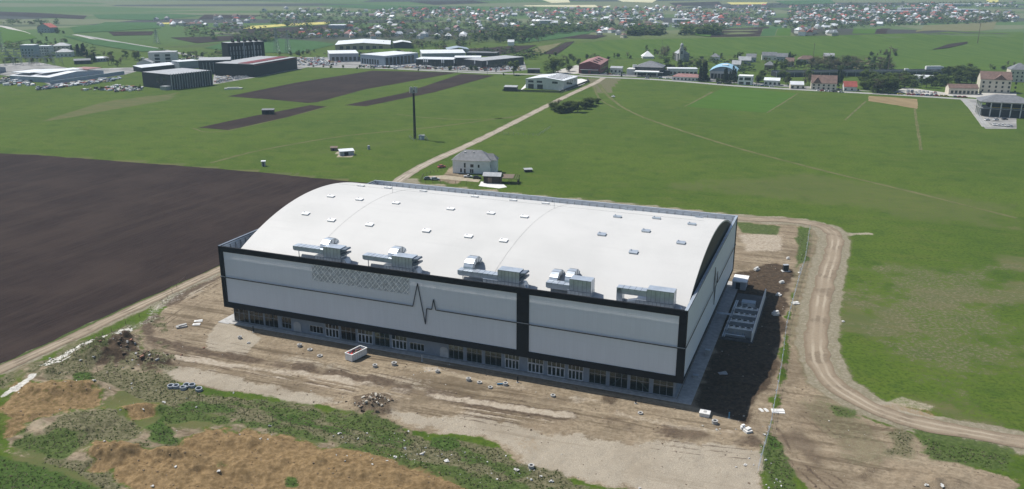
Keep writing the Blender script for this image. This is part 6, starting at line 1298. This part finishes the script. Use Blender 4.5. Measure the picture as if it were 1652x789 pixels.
WH = [([(902,112),(935,104),(930,98),(900,104)], 7, ['bush','fresh','round'], 6, 10, 'beside the willow'), ([(975,118),(1003,122),(1003,124),(975,121)], 3, ['conifer','bush'], 3, 6, 'in front of the dark red hall'), ([(1065,98),(1108,96),(1106,86),(1066,86)], 12, ['bare','bare','round'], 9, 15, 'behind the filling station below the church'), ([(1070,116),(1140,116),(1138,104),(1072,104)], 16, ['fresh','bush','round'], 7, 11, 'between the church and the long white hall'),
 ([(1126,133),(1142,131),(1140,127),(1127,129)], 6, ['conifer'], 13, 19, 'left of the blue arched hall'), ([(1168,137),(1189,136),(1188,130),(1168,131)], 7, ['conifer'], 11, 18, 'right of the blue arched hall'), ([(1132,132),(1168,136),(1168,133),(1132,130)], 5, ['bush'], 4, 6, 'in front of the blue arched hall'),
 ([(1214,134),(1232,134),(1232,122),(1214,122)], 6, ['fresh','bush'], 7, 11, 'right of the cubic white house'), ([(1257,139),(1275,141),(1275,124),(1257,124)], 8, ['round','fresh','bare'], 8, 12, 'between the white house and the cream shed'), ([(1297,141),(1309,141),(1309,124),(1297,124)], 5, ['round','bare'], 8, 13, 'left of the brown-roofed house'), ([(1350,144),(1360,144),(1360,124),(1350,124)], 6, ['round','conifer'], 9, 14, 'between the brown and red roofed houses'),
 ([(1383,149),(1452,152),(1452,132),(1383,130)], 30, ['round','round','bare','bush'], 9, 15, 'in the dense row right of the red-roofed house', 1.3), ([(1425,150),(1450,150),(1448,140),(1426,140)], 6, ['conifer','round'], 12, 18, 'at the right end of the dense roadside row'), ([(1454,142),(1530,143),(1530,128),(1454,128)], 26, ['round','fresh','bush'], 7, 11, 'around the wide white-roofed market hall', 1.3), ([(1518,136),(1578,138),(1576,118),(1524,120)], 22, ['fresh','round','bush'], 8, 14, 'left of the guest house', 1.3),
 ([(1250,117),(1320,118),(1318,106),(1250,104)], 18, ['bare','round','fresh'], 7, 11, 'around the row of houses below the hill'), ([(1305,118),(1400,118),(1398,103),(1306,101)], 32, ['bare','bare','round'], 10, 15, 'in the brownish wood below the green hill', 1.35), ([(1396,118),(1440,118),(1438,104),(1398,104)], 14, ['bare','poplar'], 10, 16, 'at the right end of the brownish wood'), ([(1400,94),(1450,90),(1448,84),(1404,88)], 14, ['bush','bare'], 5, 9, 'in the hedge climbing the green hill'),
 ([(1150,97),(1230,100),(1228,94),(1150,92)], 14, ['round','bare','conifer'], 5, 10, 'along the foot of the green hill'), ([(1230,95),(1300,98),(1300,95),(1230,92)], 10, ['conifer','round'], 5, 9, 'behind the row of houses below the hill'), ([(1590,116),(1640,112),(1640,106),(1590,110)], 8, ['bush','bare'], 4, 8, 'on the slope behind the guest houses'),
 ([(126,92),(140,92),(140,88),(126,88)], 3, ['conifer'], 15, 20, 'right of the hillside villa'), ([(115,92),(126,92),(126,88),(115,88)], 3, ['conifer'], 10, 14, 'close to the hillside villa'), ([(140,108),(230,108),(226,90),(142,90)], 20, ['round','fresh','conifer','bare'], 7, 13, 'between the villa and the apartment block'), ([(50,80),(110,76),(108,66),(54,68)], 14, ['round','bare'], 5, 9, 'behind the hillside villa'), ([(0,108),(90,104),(88,94),(0,96)], 16, ['fresh','round','bare'], 6, 10, 'among the substation frames'), ([(60,60),(108,56),(104,50),(64,52)], 8, ['round','bush'], 5, 8, 'around the house on the left hill'),
 ([(280,98),(330,96),(330,92),(280,92)], 8, ['round'], 6, 9, 'along the hill road behind the apartments'), ([(160,148),(230,146),(228,143),(160,144)], 9, ['bush','conifer'], 3, 5, 'in the low hedge left of the ribbed box'), ([(440,92),(480,90),(520,84),(482,84)], 14, ['bush','round'], 4, 7, 'behind the hotel podium'), ([(500,109),(700,112),(700,110.6),(500,107.6)], 12, ['bush'], 2.5, 4.5, 'along the verge by the showrooms'), ([(700,113),(830,117),(830,115),(700,111)], 12, ['bush','conifer','round'], 3, 7, 'along the verge by the dark showrooms'), ([(560,101),(600,98),(600,94),(560,94)], 4, ['round'], 5, 8, 'between the showrooms'),
 ([(610,78),(760,78),(758,70),(612,68)], 18, ['bush','round','bare'], 6, 10, 'behind the tan warehouse'), ([(760,72),(850,70),(850,58),(760,56)], 18, ['round','poplar'], 9, 14, 'in the belt behind the showroom fields'), ([(850,72),(900,62),(880,56),(850,60)], 12, ['bare','round'], 6, 10, 'along the strip fields'), ([(840,96),(900,92),(900,88),(842,90)], 10, ['bush'], 4, 7, 'left of the willow by the fields'), ([(1030,96),(1064,95),(1064,90),(1030,90)], 5, ['round','bare'], 7, 11, 'around the pyramid tent'), ([(880,100),(990,98),(1020,96),(1020,92),(940,92),(880,96)], 16, ['bare','round','bush'], 5, 9, 'behind the dark red hall'), ([(1040,83),(1046,83),(1046,81),(1040,81)], 1, ['round'], 7, 8, 'standing alone on the meadow left of the church')]
for g_ in WH: grove(*g_)
for (px, py) in ((675,114.5),(576,111),(533,109.5),(812,121.5)): tree('bush', px, py, 3.2, 'single small bush on the meadow edge of the main road', 'single bushes on the main road verge')

# poles, pylons, substation
pm = MB(); pm.cyl(0, 0, -.4, 9, .16, 6, .1); pm.box(-.9, .9, -.07, .07, 8.2, 8.36); pole_me = pm.mesh('utility_pole', M_timber)
for i, (px, py, s) in enumerate(((1112,92,1),(1312,93,2.0),(1432,118,3.2),(1577,70,3.2),(1068,77,1.2),(828,118,1),(702,115,1.1),(738,118.5,1),(786,121,1.2),(1220,138,1),(1472,153,1),(1300,142,1))):
    o = link('utility_pole', pole_me, None, PG(px, py), rnd.uniform(0, 3), s); tag(o, 'thin utility pole ' + ['near the church','on the green hill','tall, before the highway wall','tall, on the right hill slope','on the meadow left of the church','left of the dark kiosk','above the large ploughed strip','at the second ploughed strip','near the end of the second ploughed strip','by the small white house','by the parked cars at the guest house','between cream shed and brown-roofed house'][i], 'pole', 'utility poles')
def pylon(px, py, h, label, group='lattice pylons', bw=3.2, name='pylon'):
    q = PG(px, py); r = empty(name, q, tg.uniform(0, 3), label, 'pylon', group); k = 7
    for (sx, sy) in ((-1, -1), (1, -1), (1, 1), (-1, 1)): MB().bar((sx*bw, sy*bw, -.3), (sx*.35, sy*.35, h), .34).build('leg', M_steel, r)
    b = MB()
    for i in range(k):
        z0, z1 = h*i/k, h*(i+1)/k; q0, q1 = bw-(bw-.35)*i/k, bw-(bw-.35)*(i+1)/k
        c0 = [(-q0, -q0, z0), (q0, -q0, z0), (q0, q0, z0), (-q0, q0, z0)]; c1 = [(-q1, -q1, z1), (q1, -q1, z1), (q1, q1, z1), (-q1, q1, z1)]
        for j in range(4): b.bar(c0[j], c1[(j+1) % 4], .18); b.bar(c1[j], c1[(j+1) % 4], .18)
    b.build('bracing', M_steel, r)
    for z, wd_ in ((h*.74, 6.5), (h*.86, 5), (h*.97, 3.5)): MB().bar((-wd_, 0, z), (wd_, 0, z), .3, 0, .5).build('crossarm', M_steel, r)
pylon(447, 86, 33, 'left lattice pylon right of the dark hotel tower'); pylon(465, 86, 30, 'right lattice pylon right of the dark hotel tower'); pylon(3, 82, 32, 'lattice pylon at the far left edge above the substation'); pylon(253, 70, 20, 'distant small lattice pylon on the slope above the apartments')
fm = MB()
for x in (-5, 5): fm.bar((x-.8, 0, -.3), (x, 0, 9), .25); fm.bar((x+.8, 0, -.3), (x, 0, 9), .25)
fm.bar((-5, 0, 9), (5, 0, 9), .3, 0, .5)
for i in range(3): fm.cyl(-3+3*i, 0, 7.4, 8.8, .14, 6)
gm = fm.mesh('substation_frame', M_steel); q = 0
for j in range(4):
    for i in range(7):
        o = link('substation_frame', gm, None, PG(4+i*13+j*4, 90+j*5.2), .15); tag(o, 'grey steel portal frame of the substation at the left edge', 'steel frame', 'portal frames of the substation'); q += 1
fl = MB(); fl.cyl(0, 0, 0, 9, .12, 6); fl.box(.1, 1.3, -.03, .03, 5.2, 8.8, 1); fl_me = fl.mesh('flag_pole', [M_steel, M_white])
for i in range(9):
    px, py = [(683,107.5),(686,107.6),(689,107.8),(712,109),(715,109),(732,109.5),(765,110.5),(785,112),(508,104)][i]
    o = link('flag_pole', fl_me, None, PG(px, py), rnd.uniform(-.3, .3)); tag(o, 'thin pole with a white banner standing among the showroom cars', 'flag pole', 'banner poles at the showrooms')

# ------------------------------------------------------------ far village
WALLS = [M_white, M_offwhite, M_cream, M_grey]; ROOFS = [(M_roofwhite, 'white'), (M_roofgrey, 'dark grey'), (M_roofbrown, 'brown'), (M_roofred, 'red'), (M_rooffade, 'pale grey'), (M_roofpink, 'faded red')]
VM = []
for wi, wm in enumerate(WALLS[:3]):
    for rm, rn in ROOFS:
        for kind in (0, 1):
            m = MB(); w, d, h = (13, 9, 4.2) if kind else (10, 10, 5.5); m.box(-w/2, w/2, -d/2, d/2, -1, h)
            m.add([(-w/2-.5, -d/2-.5, h+.01), (w/2+.5, -d/2-.5, h+.01), (w/2+.5, d/2+.5, h+.01), (-w/2-.5, d/2+.5, h+.01), (-w/2+(0 if kind else 4), 0, h+4), (w/2-(0 if kind else 4), 0, h+4)], [(0, 1, 5, 4), (2, 3, 4, 5), (1, 2, 5), (3, 0, 4)], 1)
            for x in (-w*.3, 0, w*.3): m.box(x-.7, x+.7, -d/2-.06, -d/2-.004, 1.2, 2.9, 2); m.box(w/2+.004, w/2+.06, x*.5-.6, x*.5+.6, 1.2, 2.9, 2)
            VM.append((m.mesh('village_house', [wm, rm, M_glassd]), rn))
vg = random.Random(99)
ZONES = [([(640,62),(760,64),(830,50),(830,18),(640,17),(560,30),(560,48)], 66, 'behind the showroom belt'), ([(430,34),(640,36),(640,18),(500,14),(420,16)], 34, 'beyond the long rapeseed field'), ([(800,48),(1050,46),(1240,44),(1240,16),(830,17)], 125, 'in the wide far village'), ([(1240,43),(1330,55),(1380,46),(1640,36),(1640,8),(1240,12)], 115, 'beyond the green hill'), ([(1285,57),(1345,57),(1345,50),(1285,50)], 12, 'along the upper edge of the green hill'), ([(950,62),(1010,62),(1015,48),(955,48)], 11, 'in the hollow left of the far village')]
def pts_in(poly, n, rg):
    out = []; xs = [p[0] for p in poly]; ys = [p[1] for p in poly]
    while len(out) < n:
        x = rg.uniform(min(xs), max(xs)); y = rg.uniform(min(ys), max(ys)); ins = False
        if float(fbm(x/1.0, y*4.0, 60, 71, 2)) < -.22: continue
        for i in range(len(poly)):
            a, b = poly[i], poly[(i+1) % len(poly)]
            if (a[1] > y) != (b[1] > y) and x < (b[0]-a[0])*(y-a[1])/(b[1]-a[1]+1e-12)+a[0]: ins = not ins
        if ins: out.append((x, y))
    return out
HP = []
for poly, n, where in ZONES:
    for (x, y) in pts_in(poly, n, vg):
        q = PG(x, y); me_, rn = vg.choice(VM) if vg.random() > .35 else vg.choice([v for v in VM if v[1] in ('white', 'pale grey')])
        HP.append((y, q, me_, rn, where))
HP.sort(key=lambda t: -t[0])
for k, (y, q, me_, rn, where) in enumerate(HP[:290]):
    o = link('village_house', me_, None, q, vg.uniform(0, 3.1), vg.uniform(.62, 1.05)); tag(o, 'tiny %s-roofed house %s' % (rn, where), 'house', '%s-roofed houses %s' % (rn, where))
def merge(name, items, label):
    vs = []; fs = []; mi = []; mats = []
    for me_, M in items:
        b = len(vs); vs += [tuple(M @ v.co) for v in me_.vertices]
        for p in me_.polygons:
            mm = me_.materials[p.material_index]
            if mm not in mats: mats.append(mm)
            fs.append(tuple(b+i for i in p.vertices)); mi.append(mats.index(mm))
    me = bpy.data.meshes.new(name); me.from_pydata(vs, [], fs)
    for m in mats: me.materials.append(m)
    me.polygons.foreach_set('material_index', mi); o = bpy.data.objects.new(name, me); COL.objects.link(o); tag(o, label, kind='stuff'); return o
rest = [(t[2], Matrix.Translation(t[1]) @ Matrix.Rotation(vg.uniform(0, 3), 4, 'Z') @ Matrix.Scale(vg.uniform(.6, 1.0), 4)) for t in HP[290:]]
extra = []
for poly, n in (([(840,30),(1240,26),(1640,16),(1640,6),(1240,10),(840,15)], 300), ([(560,30),(830,30),(830,14),(560,14)], 130), ([(1000,46),(1240,43),(1240,28),(1000,28)], 110), ([(1240,42),(1640,34),(1640,14),(1240,20)], 190), ([(250,44),(430,46),(430,26),(250,30)], 40), ([(480,60),(640,64),(640,46),(480,44)], 36)):
    for (x, y) in pts_in(poly, n, vg):
        extra.append((vg.choice(VM)[0], Matrix.Translation(PG(x, y)) @ Matrix.Rotation(vg.uniform(0, 3), 4, 'Z') @ Matrix.Scale(vg.uniform(.6, 1.0), 4)))
for (px, py, w) in ((1540,10,90),(1590,9,60),(1560,19,50),(1470,17,70),(1100,36,40),(545,46,30),(1450,22,60),(880,38,25),(1010,35,28)):
    b = MB(); b.box(-w/2, w/2, -14, 14, -1, 6, 0); b.box(-w/2-.3, w/2+.3, -14.3, 14.3, 6.01, 7.2, 1); extra.append((b.mesh('far_factory', [M_grey, M_roofwhite]), Matrix.Translation(PG(px, py))))
merge('distant_houses', rest+extra, 'scatter of tiny far-off village houses and factories fading into haze')
jg = random.Random(31); jm = MB()
for poly, n, s0, s1 in (([(56,146),(104,141),(186,131),(202,124),(190,126),(90,137)], 170, .6, 2.6), ([(130,146),(228,148),(230,141),(190,138)], 120, .5, 2.2), ([(0,138),(56,140),(54,128),(0,124)], 70, .8, 3), ([(478,106),(540,107),(560,94),(480,93)], 120, .8, 2.6), ([(578,108.5),(700,111),(700,107),(625,107)], 110, .7, 2.4), ([(700,112),(846,115),(840,108),(700,109)], 120, .7, 2.4), ([(345,134),(405,124),(400,119),(350,124)], 60, .6, 2), ([(228,104),(330,100),(330,94),(230,95)], 70, .8, 3), ([(640,88),(750,90),(750,84),(640,82)], 50, .8, 3)):
    k = 0
    while k < n:
        x = jg.uniform(min(p[0] for p in poly), max(p[0] for p in poly)); y = jg.uniform(min(p[1] for p in poly), max(p[1] for p in poly)); ins = False
        for i in range(len(poly)):
            a, b = poly[i], poly[(i+1) % len(poly)]
            if (a[1] > y) != (b[1] > y) and x < (b[0]-a[0])*(y-a[1])/(b[1]-a[1]+1e-12)+a[0]: ins = not ins
        if not ins: continue
        k += 1; q = PG(x, y); sz = jg.uniform(s0, s1); jm.rbox((q.x, q.y, q.z+sz*.35), (sz*jg.uniform(1, 2), sz, sz*jg.uniform(.5, .9)), jg.uniform(0, 3), jg.choice((0, 0, 0, 1, 2, 3, 4, 5)))
o = jm.build('yard_clutter', [M_white, M_rooffade, M_darkgrey, M_tan, M_roofred, M_bluegrey]); tag(o, 'jumble of scrap, crates and stored goods in the industrial yards', kind='stuff')
# far woodland and hedges as masses
def clumps(name, spec, leafs, label):
    g = random.Random(5); V = []; Fc = []; Mi = []
    for poly, n, h0, h1 in spec:
        for (x, y) in pts_in(poly, n, g):
            q = PG(x, y); h = g.uniform(h0, h1); mi = g.choice((0, 0, 1, 2))
            for k in range(12):
                s = h*g.uniform(.18, .34); u = Vector((g.gauss(0, .42), g.gauss(0, .42), 0))*h*.8; z = h*g.uniform(.15, .95)
                M = Matrix.Translation((q.x+u.x, q.y+u.y, q.z+z)) @ Matrix.Rotation(g.uniform(0, 6.3), 4, 'Z') @ Matrix.Rotation(g.uniform(-.7, .7), 4, 'X')
                b = len(V); V += [tuple(M @ Vector(p)) for p in ((-s, -s*.7, 0), (s, -s*.6, 0), (s*.8, s*.7, 0), (-s*.7, s*.8, 0))]; Fc.append((b, b+1, b+2, b+3)); Mi.append(mi)
    me = bpy.data.meshes.new(name); me.from_pydata(V, [], Fc)
    for m in leafs: me.materials.append(m)
    me.polygons.foreach_set('material_index', Mi); o = bpy.data.objects.new(name, me); COL.objects.link(o); return tag(o, label, kind='stuff')
clumps('distant_trees', [([(560,60),(760,66),(840,58),(1000,50),(1240,44),(1240,14),(840,14),(560,14),(420,20),(420,36)], 2300, 4, 9), ([(1240,43),(1330,54),(1380,45),(1640,36),(1640,4),(1240,8)], 1700, 4, 9), ([(800,66),(850,62),(990,46),(990,40),(850,48),(800,54)], 160, 8, 13), ([(1010,58),(1160,56),(1170,46),(1020,44)], 220, 6, 12), ([(340,66),(560,62),(640,58),(640,48),(400,56)], 160, 5, 10), ([(380,72),(440,68),(440,60),(330,62)], 60, 5, 9), ([(0,44),(100,40),(100,34),(0,36)], 40, 5, 9), ([(240,98),(440,92),(440,84),(240,84)], 45, 4, 7), ([(0,90),(120,92),(220,100),(220,84),(0,72)], 60, 4, 8), ([(470,96),(640,92),(640,86),(490,86)], 30, 3, 6), ([(300,60),(440,60),(420,36),(300,44)], 90, 5, 9), ([(640,92),(860,96),(900,86),(760,80),(640,86)], 60, 4, 8), ([(1060,112),(1240,120),(1240,102),(1060,92)], 45, 4, 8), ([(1305,118),(1440,118),(1438,104),(1306,101)], 70, 5, 10), ([(612,80),(760,79),(758,70),(612,68)], 50, 4, 8), ([(760,72),(850,70),(850,58),(760,56)], 50, 5, 9)], [L_GREEN, L_BROWN, L_DARK], 'far-off trees of the village and its hedges fading into haze')

# weeds, stones, litter
def scatter(mask_names, n, seed, thr=.5):
    g = np.random.default_rng(seed); w = np.zeros(xn.shape)
    for m in mask_names: w = np.maximum(w, masks[m])
    a_, b_ = WB(xn, yn); vis = (w > thr) & (yn < 330) & ~((a_ > -3) & (a_ < L+3) & (b_ > -2) & (b_ < W+3)) & (np.abs(xn) < 150) & (rd > 7.5)
    ids = np.nonzero(vis)[0]
    if len(ids) == 0: return []
    ids = g.choice(ids, n); return [(xn[i]+g.uniform(-.5, .5), yn[i]+g.uniform(-.5, .5)) for i in ids]
g = random.Random(8); V = []; Fc = []; Mi = []
for (x, y) in scatter(('weed', 'lush', 'scrub'), 7000, 4, .6):
    z = GZ(x, y); mi = g.choice((0, 0, 1, 2, 2)); h = g.uniform(.06, .24)
    for k in range(3):
        a = g.uniform(0, 6.28); w_ = g.uniform(.06, .2); dx, dy = math.cos(a)*w_, math.sin(a)*w_; lx, ly = g.uniform(-.3, .3), g.uniform(-.3, .3); b = len(V)
        V += [(x-dx, y-dy, z-.05), (x+dx, y+dy, z-.05), (x+dx*.3+lx, y+dy*.3+ly, z+h), (x-dx*.6+lx, y-dy*.6+ly, z+h*.8)]; Fc.append((b, b+1, b+2, b+3)); Mi.append(mi)
me = bpy.data.meshes.new('weeds'); me.from_pydata(V, [], Fc)
for m in (leaf_mat('weed_green', (.10, .15, .04), (.06, .10, .025)), leaf_mat('weed_fresh', (.14, .175, .06), (.09, .13, .035)), leaf_mat('weed_dry', (.30, .27, .18), (.18, .16, .10))): me.materials.append(m)
me.polygons.foreach_set('material_index', Mi); o = bpy.data.objects.new('weeds', me); COL.objects.link(o); tag(o, 'rank weeds and dry stalks growing over the rough ground', kind='stuff')
def rocks(name, pts, s0, s1, mats, label, g):
    m = MB()
    for (x, y) in pts:
        s = s0+(s1-s0)*g.random()**3; m.rbox((x, y, GZ(x, y)+s*.15), (s*g.uniform(.7, 1.5), s*g.uniform(.6, 1.1), s*g.uniform(.4, .8)), g.uniform(0, 3), g.randrange(len(mats)), g.uniform(-.5, .5), g.uniform(-.4, .4))
    o = m.build(name, mats); tag(o, label, kind='stuff')
M_clod = mat('earth_clod', (.20, .15, .105), .95, .35, 2); M_clodd = mat('dark_clod', (.10, .072, .05), .95, .35, 2); M_stone = mat('pale_stone', (.42, .39, .33), .9, .2, 2); M_clayc = mat('clay_clod', (.24, .165, .09), .95, .3, 2)
rocks('earth_clods', scatter(('dirt', 'soil'), 1500, 6), .06, .34, [M_clod, M_clodd, M_clod, M_stone], 'clods of earth and stones strewn over the bare ground', g)
rocks('clay_clods', scatter(('clay',), 900, 16), .06, .32, [M_clayc, M_clayc, M_clod], 'clods of tan clay lying over the clay heaps', g)
q0 = P0(600, 655); rocks('mound_rubble', [(q0.x+g.gauss(0, 2.2), q0.y+g.gauss(0, 2.2)) for k in range(150)], .15, .8, [M_clod, M_clodd, M_stone], 'chunks of broken soil and concrete on the small mound', g)
for cxy, n in (((185, 565), 120), ((245, 582), 160)):
    q0 = P0(*cxy); rocks('dug_rubble', [(q0.x+g.gauss(0, 4), q0.y+g.gauss(0, 2.6)) for k in range(n//2)], .15, .8, [M_clodd, M_clod, M_conc, mat('brick_bits', (.26, .13, .09), .9, .3, 2)], 'broken concrete and brick in the dug heap beside the lime strip', g)
LIT = [(400,614,2.2,'in the weeds below the dark dug heap'),(560//1,0,0,'')]
for (px, py, s, lb) in ((152,614.5,2.0,'white round lid lying on the clay near the lime strip'),(213,620,1.6,'white crumpled sheet in the weeds left of the pipe rings'),(131,581.5,1.8,'white bag beside the lime strip'),(81,579,1.5,'white offcut by the ploughed track'),(205,553,1.5,'pale slab standing in the dug heap'),(152,581,1.6,'pale slab leaning at the dug heap'),(265,650,2.0,'white sheet at the edge of the small clay heap'),(231,657,1.1,'white scrap on the small clay heap'),(377,634.5,1.0,'white scrap in the grass right of the pipe rings'),(283,754,1.6,'white scrap on the big clay heap'),(353,761,1.5,'white upright scrap on the big clay heap'),(246,785,1.6,'white scrap at the bottom edge of the picture'),(169,713,1.4,'white bucket in the grey scrub'),(317,657.5,1.1,'white bit in the lush weeds below the pipe rings'),
    (653,724,2.0,'white torn sheet in the weed belt, left of the big litter patch'),(682,733,2.2,'white torn bag in the weed belt'),(720,744,3.0,'largest white torn sheet in the weed belt'),(638,738,1.8,'long white strip at the edge of the clay'),(548,700,1.6,'pale flattened bag in the weed belt'),(592,700,1.2,'small white bit in the weed belt'),(833,759,2.4,'white bundle in the dark weeds near the grey ring'),(872,769,1.6,'white scrap right of the grey ring'),(890,777,2.0,'pale crumpled sheet low in the weeds'),(857,775,1.2,'thin white scrap below the grey ring'),(1031,788,1.4,'pale stone at the bottom edge of the gravel'),(1202,751,1.6,'pale block on the gravel by the fence end'),(1360,519,2.4,'white scraps in the grass right of the gravel road'),(1494,783,1.8,'pale slab on the soil heap at the lower right'),(1520,784,2.2,'larger pale slab on the soil heap at the lower right'),(420,709,1.3,'small white bit at the upper rim of the clay'),(435,688,1.4,'pale bit in the weeds above the clay rim'),(577,709,1.2,'tiny white bit above the long white strip'),(1233,702,1.4,'pale rag at the fence foot')):
    q = PG(px, py); m = MB(); gg = random.Random(int(px)); nn = 4
    for k in range(nn): m.rbox((gg.uniform(-.35, .35)*s*.4, gg.uniform(-.3, .3)*s*.4, .08+.06*k), (s*gg.uniform(.15, .34), s*gg.uniform(.12, .28), .08+.08*gg.random()), gg.uniform(0, 3), 0, gg.uniform(-.35, .35), gg.uniform(-.3, .3))
    o = m.build('litter_scrap', M_litter, None, q, 0); tag(o, lb, 'litter', 'white scraps of litter on the site')
pts = []
for (c, sx, sy, n) in (((690,738), 9, 1.8, 70), ((560,706), 10, 2, 30), ((830,762), 7, 1.5, 30), ((190,640), 12, 5, 20), ((1230,760), 2, 5, 40), ((700,597), 4, 1.5, 25), ((1190,697), 4, 2, 16)):
    q0 = P0(*c); 
    for k in range(n): pts.append((q0.x+g.gauss(0, sx), q0.y+g.gauss(0, sy)))
rocks('small_litter', pts, .08, .42, [M_litter, M_concw, M_conc], 'countless small white bits of litter in the weeds', g)

# ------------------------------------------------------------ air
hz = bpy.data.materials.new('haze'); hz.use_nodes = True; n = hz.node_tree; n.nodes.clear(); out = n.nodes.new('ShaderNodeOutputMaterial'); pv = n.nodes.new('ShaderNodeVolumePrincipled')
pv.inputs['Color'].default_value = (.60, .84, 1.0, 1); pv.inputs['Density'].default_value = .00011; pv.inputs['Anisotropy'].default_value = .0; n.links.new(pv.outputs[0], out.inputs['Volume'])
zmin = float(Z.min())-1.0; o = MB().box(-9600, 9600, -900, 10200, zmin, max(float(Z.max())+30, HC+6)).build('haze', hz); tag(o, 'pale blue haze over the whole landscape', kind='stuff')
